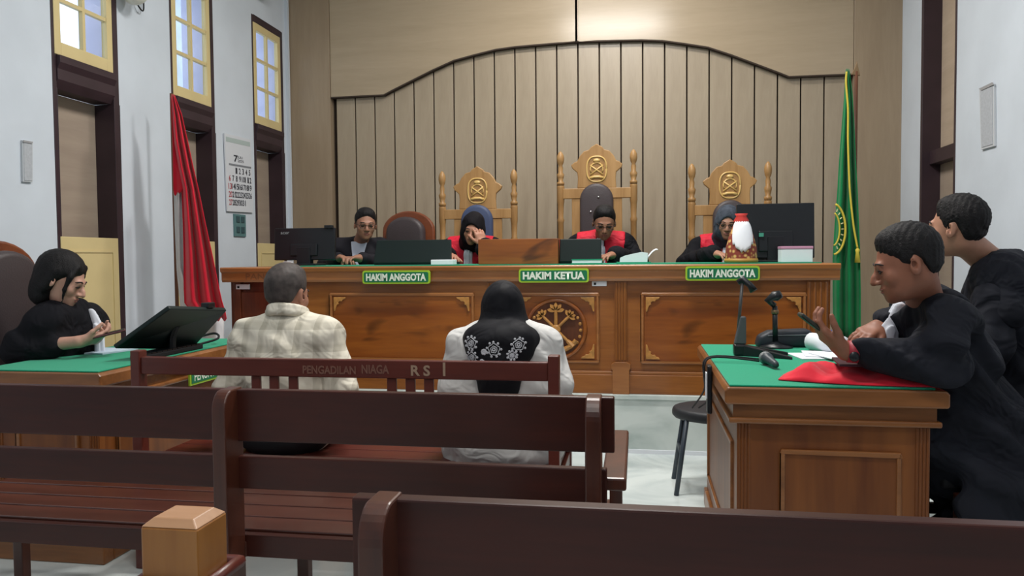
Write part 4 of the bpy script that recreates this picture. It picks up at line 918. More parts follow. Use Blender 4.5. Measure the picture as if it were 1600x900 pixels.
class Fig:
    """a figure in its own frame (facing -y, x to its left), placed by location and turn"""
    def __init__(s, name_label, cat, loc, yaw, sc=1.0, group=None):
        s.Rz = rotm(rz=yaw); s.loc = np.array(loc, float); s.sc = sc
        s.root = thing('person', name_label, cat, loc, group)
    def w(s, p): return s.loc + s.Rz@(np.array(p, float)*s.sc)
    def d(s, v): return s.Rz@np.array(v, float)
def head_frame(F, hc, pitch, yaw, roll):
    M = F.Rz @ rotm(rz=yaw) @ rotm(ry=roll) @ rotm(rx=pitch)
    c = F.w(hc); return c, M
def head_sdf(S, c, M, k=1.0, female=False):
    q = lambda p: c+M@(np.array(p)*k)
    r = lambda *a: tuple(x*k for x in a)
    S.ell(q((0, .014, .028)), r(.074, .091, .084), M, .02)
    S.ell(q((0, -.026, -.03)), r(.060, .064, .078), M, .03)
    S.ell(q((0, -.045, -.076)), r(.042 if not female else .037, .042, .034), M, .03)
    S.ell(q((0, -.074, -.096)), r(.019, .016, .016), M, .02)
    for s in (-1, 1):
        S.ell(q((s*.040, -.058, -.03)), r(.021, .02, .021), M, .02)
        S.ell(q((s*.031, -.096, -.004)), r(.017, .014, .010), M, .010, 's')
        S.ell(q((s*.031, -.0745, -.006)), r(.0135, .0125, .0115), M, .006)
        S.ell(q((s*.077, .010, -.012)), r(.009, .018, .031), M @ rotm(rx=-.2, rz=s*.35), .008)
        S.ell(q((s*.079, .006, -.008)), r(.006, .009, .017), M, .004, 's')
    S.cap(q((-.032, -.080, .014)), q((.032, -.080, .014)), .011*k, .011*k, .015)
    S.path([q((0, -.086, .004)), q((0, -.102, -.02)), q((0, -.109, -.034))], [.007*k, .009*k, .0115*k], .010)
    for s in (-1, 1): S.ell(q((s*.012, -.098, -.038)), r(.009, .010, .008), M, .006)
    S.ell(q((0, -.086, -.060)), r(.026, .012, .007), M, .008); S.ell(q((0, -.084, -.073)), r(.021, .012, .007), M, .008)
    return q
def face_parts(body, root, c, M, k=1.0, lips=(140, 78, 72), glasses=False, eyes=True, brow=True):
    q = lambda p: c+M@(np.array(p)*k)
    for s in (-1, 1):
        if eyes:
            e = MB().ell(q((s*.031, -.0862, -.0075)), (.0125*k, .004*k, .0042*k), 10, 6, M).build('eye', M_eye, body, smooth=True)
            MB().tube([q((s*.017, -.0865, -.004)), q((s*.026, -.0895, .0005)), q((s*.036, -.0885, 0)), q((s*.047, -.080, -.006))], .0018*k, 5).build('eyelid', M_lash, body, smooth=True)
        if brow: MB().tube([q((s*.013, -.0905, .017)), q((s*.028, -.0900, .022)), q((s*.043, -.083, .020)), q((s*.053, -.072, .013))], [.0024*k, .0032*k, .003*k, .0016*k], 6).build('eyebrow', M_lash, body, smooth=True)
    lm_ = mat('lips_%d_%d_%d' % lips, lips, .45)
    m = MB(); m.ell(q((0, -.0935, -.0615)), (.022*k, .006*k, .0042*k), 12, 6, M); m.ell(q((0, -.0925, -.0710)), (.018*k, .006*k, .005*k), 12, 6, M)
    m.build('lips', lm_, body, smooth=True)
    if glasses:
        g = MB()
        for s in (-1, 1):
            g.tube([q((s*.032+.024*math.cos(a), -.101+.006*abs(math.cos(a)), -.006+.017*math.sin(a))) for a in np.linspace(0, 2*math.pi, 17)], .0019*k, 6)
            g.tube([q((s*.056, -.096, 0)), q((s*.074, -.06, .002)), q((s*.082, .0, .004)), q((s*.08, .03, -.012))], .0019*k, 6)
        g.tube([q((-.009, -.103, -.002)), q((0, -.105, .001)), q((.009, -.103, -.002))], .0019*k, 6)
        g.build('glasses', M_glass, root, smooth=True)
def hair_short(root, c, M, k=1.0, m=None, h=.006, fade=.012, fluff=.0015, front=.045):
    q = lambda p: c+M@(np.array(p)*k)
    S = SDF(); S.ell(q((0, .016, .034)), (.081*k, .0965*k, .091*k), M, .01)
    S.ell(q((0, -.01, .090)), (.054*k, .05*k, .022*k), M, .03)
    S.ell(q((0, .032, -.03)), (.066*k, .060*k, .06*k), M, .03)
    ci, Mi = c.astype(np.float32), M.astype(np.float32)
    def line(l):
        x, y = np.abs(l[..., 0]), l[..., 1]
        b = np.where(y < -.035, front+.012-.35*x, np.where(y < .012, np.interp(y, [-.035, -.012, .012], [front-.012, -.012, -.016]), np.interp(y, [.012, .03, .05, .12], [.02, -.01, -.058, -.066])))
        return l[..., 2]-b
    S.folds(lambda P: fade*np.interp(((P-ci)@Mi)[..., 1], [-.065, -.045, .015, .035], [1.0, .35, .35, 1.5])*np.clip(1-line((P-ci)@Mi/k)/.034, 0, 1)**1.3)
    S.cut(lambda P: -line((P-ci)@Mi/k)*.7, .004)
    if fluff: S.noise(fluff, 230)
    return S.build('hair', m or M_hair, root, h)
def hand(S, wr, dv, pn, side, curl=.5, k=1.0, spread=.09, thumb=.8, curls=None):
    dv = np.array(dv, float); dv /= np.linalg.norm(dv); pn = np.array(pn, float); pn -= dv*(pn@dv); pn /= np.linalg.norm(pn); la = np.cross(dv, pn)*side   # la points to the thumb side
    def rot(v, ax, a): return np.array(Matrix.Rotation(a, 3, Vector(ax)) @ Vector(v))
    S.cap(wr, wr+dv*.03*k, .026*k, .027*k, .012)
    L = (.072, .080, .073, .057); off = (.031, .0105, -.0105, -.030); base = (.088, .092, .087, .078)
    axb = np.cross(dv, pn)
    for i in range(4):
        kn = wr+dv*base[i]*k+la*off[i]*k
        S.cap(wr+dv*.02*k+la*off[i]*.6*k, kn, .0155*k, .0125*k, .014)
        cu = curls[i] if curls else curl
        d0 = rot(dv, pn, 0)+la*spread*(1.5-i)*.6; d0 /= np.linalg.norm(d0)
        p = kn; r = .0098 if i < 3 else .0085
        for j, (fr, cc) in enumerate(((.45, .55), (.31, 1.0), (.24, .8))):
            d0 = rot(d0, axb, cu*cc); n2 = p+d0*L[i]*fr*k*1.05; S.cap(p, n2, r*k*(1-.07*j), r*k*(1-.07*(j+1)), .004); p = n2
    b = wr+dv*.028*k+la*.022*k; t0 = dv*math.cos(thumb)+la*math.sin(thumb)+pn*.35; t0 /= np.linalg.norm(t0)
    b1 = b+t0*.042*k; S.cap(b, b1, .0165*k, .0125*k, .012); t1 = t0*.75+dv*.55+pn*.15; t1 /= np.linalg.norm(t1); b2 = b1+t1*.032*k; S.cap(b1, b2, .0115*k, .0105*k, .004); S.cap(b2, b2+(t1+pn*.2)*.024*k, .0105*k, .008*k, .004)
def torso_pts(F, sh, lean, side=0.0, slump=0.0):
    """joint points (figure frame) of a seated trunk leaning forward"""
    Rm = rotm(rx=lean) @ rotm(ry=side); P = np.array([0, 0, sh+.10])
    j = lambda p: P+Rm@np.array(p, float)
    return dict(P=P, waist=j((0, .0, .14)), chest=j((0, .0, .27)), upper=j((0, .012, .385)), neck=j((0, .025-slump*.2, .48)), sl=j((.170, .012, .395)), sr=j((-.170, .012, .395)), R=Rm)
def add_trunk(S, F, T, g=0.0, k=.05, wide=1.0, belly=0.0):
    w = F.w; Rm = F.Rz@T['R']; s = F.sc
    S.ell(w(T['P']), ((.165+g)*s*wide, (.125+g)*s, (.12+g)*s), Rm, k)
    S.ell(w(T['waist']), ((.150+g)*s*wide, (.112+g+belly)*s, (.14+g)*s), Rm, k)
    S.ell(w(T['chest']), ((.162+g)*s*wide, (.112+g)*s, (.15+g)*s), Rm, k)
    S.cap(w(T['sl']*.85+T['upper']*.15), w(T['sr']*.85+T['upper']*.15), (.056+g)*s, (.056+g)*s, k)
    nb = T['neck']+T['R']@np.array([0, 0, -.055])
    S.cap(w(nb), w(T['sl']), (.045+g)*s, (.045+g)*s, .03); S.cap(w(nb), w(T['sr']), (.045+g)*s, (.045+g)*s, .03)
def add_legs(S, F, sh, g=0.0, knee=.46, spread=.1, foot=0.0, base=0.0):
    for s in (-1, 1):
        hp, kn, an = (s*.09, 0, sh+.085), (s*spread*1.3, -knee, sh+.07), (s*spread*1.3, -knee+.02, base+.08)
        S.path([F.w(hp), F.w(kn), F.w(an)], [(.085+g)*F.sc, (.06+g)*F.sc, (.042+g)*F.sc], .03)
        S.cap(F.w((s*spread*1.3, -knee+.02, base+.045)), F.w((s*spread*1.4, -knee-.15, base+.035)), .042*F.sc, .032*F.sc, .02)
def arm(S, F, T, sd, el, wr, g=0.0, r=(.052, .042, .030), k=.03):
    sh = T['sl'] if sd > 0 else T['sr']
    S.path([F.w(sh), F.w(el), F.w(wr)], [(x+g)*F.sc for x in r], k)
def sleeve(S, F, T, sd, el, wr, cuff=.9, r=(.07, .062, .056), k=.03):
    sh = T['sl'] if sd > 0 else T['sr']; el = np.array(el, float); wr = np.array(wr, float)
    S.path([F.w(sh), F.w(el), F.w(el+(wr-el)*cuff)], [x*F.sc for x in r], k)
def region(F, fn):
    """keep-region written in the figure's own frame: fn(x, y, z) < 0"""
    Ri = F.Rz.astype(np.float32); L0 = F.loc.astype(np.float32)
    def f(P):
        l = (P-L0)@Ri/F.sc; return fn(l[..., 0], l[..., 1], l[..., 2])
    return f
def fl(F, p): return F.Rz.T@(np.array(p)-F.loc)/F.sc
def neck_to(S, F, T, c, M, k=1.0, r=.05):
    a = c+M@(np.array([0, .02, -.05])*k); b = F.w(T['neck']+T['R']@np.array([0, 0, -.06])); S.cap(a, b, r*k, (r+.006)*k, .03)
WRK = lambda amp, fr: (lambda P: amp*np.sin(P[..., 2]*fr+P[..., 0]*fr*.45+2.2*np.sin(P[..., 1]*fr*.5+P[..., 0]*9)))
def jabot(F, T, root, g, w0=.03, w1=.055, ln=.24, m=None, hang=False):
    pf = lambda z, y: T['neck']+T['R']@np.array([0, y, z]); S = SDF()
    if hang:
        o = pf(-.02, -.08); pf = lambda z, y: o+np.array([0, -.035 if z < -.05 else 0, z+.02])
    S.path([F.w(pf(-.02, -.075)), F.w(pf(-.10, -.125-g)), F.w(pf(-.02-ln, -.150-g))], [w0*F.sc*.8, w0*F.sc, w1*F.sc*.75], .02)
    ri = region(F, lambda x, y, z: np.abs(x)-.055)
    S.cut(ri, .01); S.folds(region(F, lambda x, y, z: .004*np.sin(x*330)))
    return S.build('jabot', m or M_jabot, root, .006)
def hijab(F, T, root, c, M, k, m, drape=.10, open_=True, h=.007, name='hijab', extra=None):
    S = SDF(); q = lambda p: c+M@(np.array(p)*k)
    S.ell(q((0, .016, .030)), (.088*k, .107*k, .100*k), M, .02)
    S.ell(q((0, .0, -.03)), (.083*k, .088*k, .10*k), M, .03)
    nb = F.w(T['neck']+T['R']@np.array([0, 0, -.05]))
    S.cap(q((0, .01, -.07)), nb, .078*k, .095*k, .04)
    up = T['upper']
    S.cap(F.w(T['sl']*.72+up*.28+np.array([0, 0, -.0])), F.w(T['sr']*.72+up*.28), drape*F.sc, drape*F.sc, .05); S.cap(q((0, .015, -.03)), F.w(up), .08*k, .095*F.sc, .05)
    if extra: extra(S)
    if open_:
        S.ell(q((0, -.105, -.022)), (.056*k, .075*k, .080*k), M, .012, 's')
    S.folds(region(F, lambda x, y, z: .0016*np.sin(z*70+np.abs(x)*45)))
    return S.build(name, m, root, h)

# ---- three judges and the clerk behind the bench
def judge(lab, px, hx, hy, hY, pose, face, skin, hij=None, glasses=False, hk=1.0, handp=None, sh=.45, lean=.18, side=0, Y=5.80, elb=None):
    X = float(aty(px, 380, Y)[0]); F = Fig(lab, 'person', (X, Y, PZ), R(face[3]) if len(face) > 3 else 0, 1.0, 'judges in red and black robes')
    T = torso_pts(F, sh, lean, side); c, M = head_frame(F, fl(F, aty(hx, hy, hY)), face[0], face[1], face[2])
    ms = skinm('skin_%d' % skin[0], skin)
    el = [np.array(e) for e in (elb or ((.27, -.12, .80), (-.27, -.12, .80)))]; wr = [np.array(p) for p in pose]
    B = SDF(); head_sdf(B, c, M, hk, hij is not None); neck_to(B, F, T, c, M, hk); add_trunk(B, F, T); add_legs(B, F, sh, base=0)
    for sd, e, w_ in ((1, el[0], wr[0]), (-1, el[1], wr[1])): arm(B, F, T, sd, e, w_)
    for sd, w_, e in ((1, wr[0], el[0]), (-1, wr[1], el[1])):
        if handp and handp[0] == sd: hand(B, F.w(w_), F.d(handp[1]), F.d(handp[2]), sd, handp[3])
        else: hand(B, F.w(w_), F.d((-sd*.5, -.8, -.05)), F.d((0, -.1, -1)), -sd, .45)
    body = B.build('body', ms, F.root, .0065)
    face_parts(body, F.root, c, M, hk, glasses=glasses)
    C = SDF(); add_trunk(C, F, T, .028); 
    for sd, e, w_ in ((1, el[0], wr[0]), (-1, el[1], wr[1])): sleeve(C, F, T, sd, e, w_, .88, (.082, .07, .072))
    add_legs(C, F, sh, .02, base=.06); C.cap(F.w((0, -.06, sh+.02)), F.w((0, -.38, sh-.12)), .16, .18, .05); C.folds(WRK(.004, 55))
    C.build('robe', M_robe2, F.root, .009)
    St = SDF(); add_trunk(St, F, T, .040)
    zc = T['chest'][2]-.14
    St.cut(region(F, lambda x, y, z: np.maximum(np.maximum(np.abs(x)-.178, zc-z), np.maximum(y-.10-0*z, .028-np.abs(x)))), .006)
    St.cut((lambda cc: lambda P: .078-np.linalg.norm(P-cc, axis=-1))((c+M@np.array([0, .01, -.05])).astype(np.float32)), .006)
    St.build('red_stole', M_stole, F.root, .007)
    jabot(F, T, F.root, .03)
    if hij: hijab(F, T, F.root, c, M, hk, hij, .07)
    else: hair_short(F.root, c, M, hk)
    return F
judge('judge in black headscarf and red-black robe resting her head on one hand', 740, 739, 357, 5.55,
      [(.145, -.36, .935), (-.10, -.42, .87)], (.30, .1, .14), (168, 118, 96), mat('hijab_black', (22, 19, 23), .8, .15, bump=.5, bscale=10, bdist=.03), False, .95, (1, (-.25, .1, 1), (-.6, .8, .1), .45), .43, .22, Y=5.82, elb=((.24, -.20, .84), (-.24, -.16, .82)))
judge('judge with glasses in red-black robe looking down, seated in the middle', 940, 944, 347, 5.58,
      [(.10, -.45, .86), (-.10, -.45, .86)], (.42, .12, .03), (150, 106, 84), None, True, 1.0, None, .45, .2, Y=5.82)
judge('judge in grey-blue headscarf and glasses, half hidden by the ornament', 1131, 1137, 348, 5.56,
      [(.10, -.45, .86), (-.10, -.45, .86)], (.22, -.12, .05), (164, 120, 98), mat('hijab_grey', (62, 68, 78), .8, .15, noise=.16, nscale=30, bump=.5, bscale=10, bdist=.03), True, .96, None, .42, .2, Y=5.80)
# clerk
X = float(aty(563, 400, 5.74)[0]); F = Fig('clerk in dark suit and white shirt with a lanyard behind the left laptop', 'person', (X, 5.74, PZ), R(10))
T = torso_pts(F, .44, .12); c, M = head_frame(F, fl(F, aty(571, 350, 5.56)), .16, .30, .04); ms = skinm('skin_clerk', (150, 108, 88))
el, wr = (np.array((.25, -.10, .80)), np.array((-.25, -.10, .80))), (np.array((.07, -.38, .855)), np.array((-.08, -.38, .855)))
B = SDF(); head_sdf(B, c, M, 1.0); neck_to(B, F, T, c, M); add_trunk(B, F, T); add_legs(B, F, .44)
for sd, e, w_ in ((1, el[0], wr[0]), (-1, el[1], wr[1])): arm(B, F, T, sd, e, w_); hand(B, F.w(w_), F.d((-sd*.6, -.7, .02)), F.d((0, -.2, -1)), -sd, .5)
body = B.build('body', ms, F.root, .0065); face_parts(body, F.root, c, M, 1.0, glasses=True)
C = SDF(); add_trunk(C, F, T, .022)
for sd, e, w_ in ((1, el[0], wr[0]), (-1, el[1], wr[1])): sleeve(C, F, T, sd, e, w_, .9, (.07, .058, .05))
add_legs(C, F, .44, .015, base=.06); C.folds(WRK(.004, 55))
C.build('suit_jacket', mat('suit_black', (26, 25, 32), .75, .2), F.root, .009)
Sh = SDF(); add_trunk(Sh, F, T, .030); zt = T['neck'][2]
Sh.cut(region(F, lambda x, y, z: np.maximum(np.maximum(np.abs(x-.012)-.014-.17*np.clip(z-(zt-.32), 0, .3), y+.05), np.maximum(zt-.40-z, z-zt+.035))), .005)
Sh.build('shirt_front', mat('shirt_pale', (196, 204, 220), .8), F.root, .006)
m = MB()
for s in (-1, 1): m.tube([F.w(T['neck']+T['R']@np.array([s*.06, -.06, -.04])), F.w(T['neck']+T['R']@np.array([s*.045, -.14, -.12])), F.w(T['neck']+T['R']@np.array([s*.01, -.165, -.30]))], .005, 6)
m.build('lanyard', M_blackm, F.root); hair_short(F.root, c, M, 1.0)

# ---- the seated pair on the lettered pew, backs to the camera
X = float(aty(446, 600, 3.0)[0]); F = Fig('man in cream checked shirt seated on the lettered pew, back turned', 'person', (X, 3.0, 0), R(180), 1.0)
T = torso_pts(F, .43, .10, 0, .2); T['sl'][2] -= .035; T['sr'][2] -= .035; c, M = head_frame(F, fl(F, aty(449, 458, 3.06)), .12, -.16, -.03); ms = skinm('skin_man', (158, 112, 92))
el = (fl(F, aty(362, 606, 3.0)), fl(F, aty(532, 606, 3.0)))
wr = (np.array((.13, -.28, .60)), np.array((-.13, -.28, .60)))
B = SDF(); head_sdf(B, c, M, 1.04); neck_to(B, F, T, c, M, 1.04, .055); add_trunk(B, F, T, 0, .05, 1.1)
for sd, e, w_ in ((1, el[0], wr[0]), (-1, el[1], wr[1])): arm(B, F, T, sd, e, w_); hand(B, F.w(w_), F.d((-sd*.5, -.8, -.2)), F.d((0, -.2, -1)), -sd, .4)
body = B.build('body', ms, F.root, .007); face_parts(body, F.root, c, M, 1.04)
M_check, nt, bb = _base('checked_shirt'); tc = nt.nodes.new('ShaderNodeTexCoord'); sp_ = nt.nodes.new('ShaderNodeSeparateXYZ'); nt.links.new(tc.outputs['Object'], sp_.inputs[0])
def band(out, fr, wd):
    a_ = nt.nodes.new('ShaderNodeMath'); a_.operation = 'MULTIPLY'; a_.inputs[1].default_value = fr; nt.links.new(out, a_.inputs[0])
    f_ = nt.nodes.new('ShaderNodeMath'); f_.operation = 'FRACT'; nt.links.new(a_.outputs[0], f_.inputs[0])
    g_ = nt.nodes.new('ShaderNodeMapRange'); g_.inputs['From Min'].default_value = wd-.14; g_.inputs['From Max'].default_value = wd; g_.inputs['To Min'].default_value = 1; g_.inputs['To Max'].default_value = 0; nt.links.new(f_.outputs[0], g_.inputs['Value']); return g_.outputs[0]
b1, b2 = band(sp_.outputs['X'], 13, .42), band(sp_.outputs['Z'], 11, .42)
ad = nt.nodes.new('ShaderNodeMath'); ad.operation = 'ADD'; nt.links.new(b1, ad.inputs[0]); nt.links.new(b2, ad.inputs[1]); hf = nt.nodes.new('ShaderNodeMath'); hf.operation = 'MULTIPLY'; hf.inputs[1].default_value = .5; nt.links.new(ad.outputs[0], hf.inputs[0])
rp = nt.nodes.new('ShaderNodeValToRGB'); rp.color_ramp.elements[0].color = lin((218, 212, 196)); rp.color_ramp.elements[1].color = lin((172, 166, 150)); nt.links.new(hf.outputs[0], rp.inputs[0]); nt.links.new(rp.outputs[0], bb.inputs['Base Color']); bb.inputs['Roughness'].default_value = .85
n2 = nt.nodes.new('ShaderNodeTexNoise'); n2.inputs['Scale'].default_value = 8; n2.inputs['Distortion'].default_value = 1.2; bp = nt.nodes.new('ShaderNodeBump'); bp.inputs['Strength'].default_value = .8; bp.inputs['Distance'].default_value = .035; nt.links.new(tc.outputs['Object'], n2.inputs['Vector']); nt.links.new(n2.outputs['Fac'], bp.inputs['Height']); nt.links.new(bp.outputs[0], bb.inputs['Normal'])
C = SDF(); add_trunk(C, F, T, .026, .05, 1.12)
for sd, e, w_ in ((1, el[0], wr[0]), (-1, el[1], wr[1])): sleeve(C, F, T, sd, e, w_, .25, (.076, .070, .062))
C.folds(WRK(.0045, 48)); C.build('checked_shirt', M_check, F.root, .0075)
co = SDF(); nk = F.w(T['neck']+T['R']@np.array([0, .0, .0])); ring = []
for a in np.linspace(0, 2*math.pi, 25): ring.append(F.w(T['neck']+T['R']@np.array([.074*math.sin(a), .022+.078*math.cos(a), -.022+.014*math.cos(a)])))
co.path(ring, [.017]*25, .01); co.path([r_+np.array([0, 0, .022]) for r_ in ring[:9]], [.010]*9, .01); co.path([r_+np.array([0, 0, .022]) for r_ in ring[16:]], [.010]*9, .01)
co.build('shirt_collar', M_check, F.root, .006)
L_ = SDF(); add_legs(L_, F, .43, .012, base=.04); L_.ell(F.w((0, .02, .5)), (.20, .16, .10), None, .04); L_.build('dark_trousers', mat('trousers_black', (24, 24, 28), .8), F.root, .011)
hair_short(F.root, c, M, 1.03, mat('hair_grey_black', (66, 60, 58), .6, .25, noise=.22, nscale=30), .006, fade=.013, fluff=.0012)

X = float(aty(787, 600, 3.02)[0]); F = Fig('woman in black lace-edged headscarf and white shirt seated on the lettered pew', 'person', (X, 3.02, 0), R(180), .96)
T = torso_pts(F, .45, .08, 0, .2); T['sl'][2] -= .055; T['sr'][2] -= .055; c, M = head_frame(F, fl(F, aty(786, 484, 3.07)), .15, 0.1, 0); ms = skinm('skin_woman', (172, 124, 102))
el = (fl(F, aty(712, 612, 3.0)), fl(F, aty(866, 606, 3.0))); wr = (np.array((.12, -.30, .62)), np.array((-.12, -.30, .62)))
B = SDF(); head_sdf(B, c, M, .96, True); neck_to(B, F, T, c, M, .96); add_trunk(B, F, T, 0, .05, 1.1)
for sd, e, w_ in ((1, el[0], wr[0]), (-1, el[1], wr[1])): arm(B, F, T, sd, e, w_); hand(B, F.w(w_), F.d((-sd*.5, -.8, -.2)), F.d((0, -.2, -1)), -sd, .4)
body = B.build('body', ms, F.root, .007); face_parts(body, F.root, c, M, .96)
C = SDF(); add_trunk(C, F, T, .026, .05, 1.15)
for sd, e, w_ in ((1, el[0], wr[0]), (-1, el[1], wr[1])): sleeve(C, F, T, sd, e, w_, .9, (.08, .074, .06))
C.cap(F.w((-.1, .03, .50)), F.w((.1, .03, .50)), .15, .15, .05)
C.folds(WRK(.005, 45)); C.build('white_shirt', mat('shirt_white', (200, 199, 197), .85, .1, bump=.8, bscale=8, bdist=.035), F.root, .0075)
L_ = SDF(); add_legs(L_, F, .45, .015, base=.04); L_.build('trousers', mat('trousers_grey', (150, 150, 152), .8), F.root, .011)
def drape(S):
    for a, b_, r_ in (((0, .09, .92), (0, .125, .72), .085), ((.08, .08, .93), (.02, .125, .70), .065), ((-.08, .08, .93), (-.02, .125, .70), .065)):
        S.cap(F.w(a), F.w(b_), r_, r_*.6, .05)
M_hj = mat('hijab_lace_black', (15, 15, 21), .7, .2, bump=.5, bscale=8, bdist=.03)
hj = hijab(F, T, F.root, c, M, .93, M_hj, .082, True, .0065, 'lace_headscarf', drape)
# white lace flowers lying on the scarf
from mathutils.bvhtree import BVHTree
vv = [tuple(np.array(v.co)+WLOC[hj.name]) for v in hj.data.vertices]; bvh = BVHTree.FromPolygons(vv, [tuple(p.vertices) for p in hj.data.polygons])
def lace(px, py, rad, n=9, seed=0):
    rg = random.Random(seed); m = MB(); up = np.array([0, 0, 1.]); rt = np.array([1., 0, 0]); p0 = aty(px, py, 3.05)
    def pr(u, v):
        o = p0+rt*u+up*v; h = bvh.ray_cast(Vector((o[0], 2.5, o[2])), Vector((0, 1, 0))); return None if h[0] is None else np.array(h[0])+np.array([0, -.002, 0])
    for r_, k_ in ((rad*.45, 12), (rad*.78, 16)):
        pts = [pr(r_*math.cos(a)*(1+.12*math.sin(5*a)), r_*math.sin(a)*(1+.12*math.sin(5*a))) for a in np.linspace(0, 2*math.pi, k_)]
        if any(p is None for p in pts): return
        m.tube(pts, .0018, 5)
    for i in range(n):
        a = 2*math.pi*i/n+rg.random()*.3; p = pr(rad*math.cos(a), rad*math.sin(a))
        if p is not None: m.ell(p, (.005, .0025, .005), 6, 4)
        p = pr(rad*.2*math.cos(a), rad*.2*math.sin(a))
        if p is not None: m.ell(p, (.003, .002, .003), 6, 4)
    if m.v: m.build('lace_flower', mat('lace_white', (196, 198, 204), .8), hj)
for i, (x, y, r_) in enumerate(((750, 529, .026), (786, 537, .028), (821, 531, .026), (751, 550, .024), (812, 546, .018), (771, 541, .008), (762, 594, .018), (768, 556, .008))): lace(x, y, r_, seed=i)

# ---- woman at the left desk, facing right
F = Fig('woman in black robe with black hair bent over her phone at the left desk', 'person', (-2.77, 3.22, 0), R(98), .97)
T = torso_pts(F, .50, .34, 0, .1); T['sl'][2] -= .03; c, M = head_frame(F, fl(F, aty(97, 435, 3.14)), .45, .22, 0.02); ms = skinm('skin_left', (190, 146, 128))
el = (fl(F, aty(80, 540, 3.36)), fl(F, aty(34, 544, 3.02))); wr = (fl(F, aty(148, 529, 3.20)), fl(F, aty(124, 534, 3.05)))
B = SDF(); head_sdf(B, c, M, 1.03, True); neck_to(B, F, T, c, M, .95, .046); add_trunk(B, F, T, -.01); add_legs(B, F, .48, -.01, knee=.40)
for sd, e, w_ in ((1, el[0], wr[0]), (-1, el[1], wr[1])): arm(B, F, T, sd, e, w_, 0, (.046, .038, .027))
ph = aty(168, 522, 3.13)
for sd, w_ in ((1, wr[0]), (-1, wr[1])):
    dv = ph+np.array([-.02, 0, -.01])-F.w(w_); hand(B, F.w(w_), dv, np.array([.1, -sd*-.75*(-1), .75]), -sd if sd > 0 else 1, .55, .92)
body = B.build('body', ms, F.root, .0055); face_parts(body, F.root, c, M, 1.03, lips=(168, 96, 92))
C = SDF(); add_trunk(C, F, T, .032)
sleeve(C, F, T, 1, el[0], wr[0], .60, (.075, .07, .062)); sleeve(C, F, T, -1, el[1], wr[1], .52, (.088, .080, .062))
add_legs(C, F, .48, .015, base=.05, knee=.40); C.cap(F.w((0, -.02, .50)), F.w((0, -.22, .46)), .16, .13, .05); C.folds(WRK(.005, 42))
C.build('robe', M_robe2, F.root, .008); jabot(F, T, F.root, .018, .02, .03, .20, hang=True)
H = SDF(); q = lambda p: c+M@(np.array(p)*1.03)
H.ell(q((0, .020, .032)), (.088, .106, .098), M, .02); H.ell(q((0, .05, -.04)), (.080, .062, .09), M, .03); H.ell(q((0, .04, -.10)), (.066, .05, .05), M, .03)
ci, Mi = c.astype(np.float32), M.astype(np.float32)
def hl(P):
    l = (P-ci)@Mi; return l[..., 2]-np.where(l[..., 1] < -.03, .05-.5*np.abs(l[..., 0]), np.interp(l[..., 1], [-.03, -.005, .0, .02], [.01, -.02, -.10, -.2]))
H.folds(lambda P: .012*np.clip(1-hl(P)/.03, 0, 1)**1.5); H.cut(lambda P: -hl(P)*.7, .004)
for s in (-1, 1):
    H.path([q((s*.045, -.05, .075)), q((s*.072, -.05, .03)), q((s*.074, -.052, -.03)), q((s*.068, -.066, -.095))], [.014, .012, .008, .003], .012)

for s in (-1, 1): H.cap(q((s*.068, .015, .03)), q((s*.070, .025, -.05)), .022, .02, .02)
H.noise(.0012, 200); H.build('hair', M_hair, F.root, .006)
tph = thing('mobile_phone', 'dark red phone held by the woman at the left desk', 'phone', tuple(ph)); 
MB().box(-.075, .075, -.036, .036, -.005, .005).xf(Matrix.Translation(tuple(ph)) @ Matrix.Rotation(R(35), 4, 'Z') @ Matrix.Rotation(R(-12), 4, 'Y')).build('case', mat('phone_maroon', (84, 40, 46), .4), tph, .004)
MB().box(-.07, .07, -.033, .033, .005, .006).xf(Matrix.Translation(tuple(ph)) @ Matrix.Rotation(R(35), 4, 'Z') @ Matrix.Rotation(R(-12), 4, 'Y')).build('screen', M_screen, tph)

# ---- two robed men at the right desk
F = Fig('man in black robe with white bib leaning on the right desk, holding a phone', 'person', (1.16, 2.93, 0), R(-94), 1.02)
T = torso_pts(F, .50, .36, 0, .1); c, M = head_frame(F, fl(F, aty(1417, 410, 2.74)), .30, -.10, 0); ms = skinm('skin_right', (140, 92, 72))
el = (fl(F, aty(1470, 560, 2.68)), fl(F, aty(1455, 525, 3.06))); wr = (fl(F, aty(1322, 549, 2.70)), fl(F, aty(1380, 508, 2.98)))
B = SDF(); head_sdf(B, c, M, 1.06); neck_to(B, F, T, c, M, 1.04, .054); add_trunk(B, F, T); add_legs(B, F, .49, spread=.065)
for sd, e, w_ in ((1, el[0], wr[0]), (-1, el[1], wr[1])): arm(B, F, T, sd, e, w_, 0, (.052, .044, .030))
phc = aty(1270, 506, 2.73)
hand(B, F.w(wr[0]), aty(1278, 515, 2.72)-F.w(wr[0]), np.array([-.5, .25, .8]), -1, .6, 1.06, .10, .75)
hand(B, F.w(wr[1]), aty(1338, 528, 2.92)-F.w(wr[1]), np.array([-.2, .1, -1]), 1, .4, 1.04, .10, .7)
body = B.build('body', ms, F.root, .005); face_parts(body, F.root, c, M, 1.06, lips=(126, 74, 66))
C = SDF(); add_trunk(C, F, T, .03)
sleeve(C, F, T, 1, el[0], wr[0], .70, (.078, .078, .064)); sleeve(C, F, T, -1, el[1], wr[1], .86, (.085, .07, .055))
add_legs(C, F, .49, .034, base=.10, spread=.065); C.cap(F.w((0, .06, .52)), F.w((0, -.1, .48)), .17, .15, .06); C.path([F.w((.08, .06, .47)), F.w((.09, .02, .16))], [.10, .13], .05); C.path([F.w((-.08, .06, .47)), F.w((-.09, .02, .16))], [.10, .13], .05)
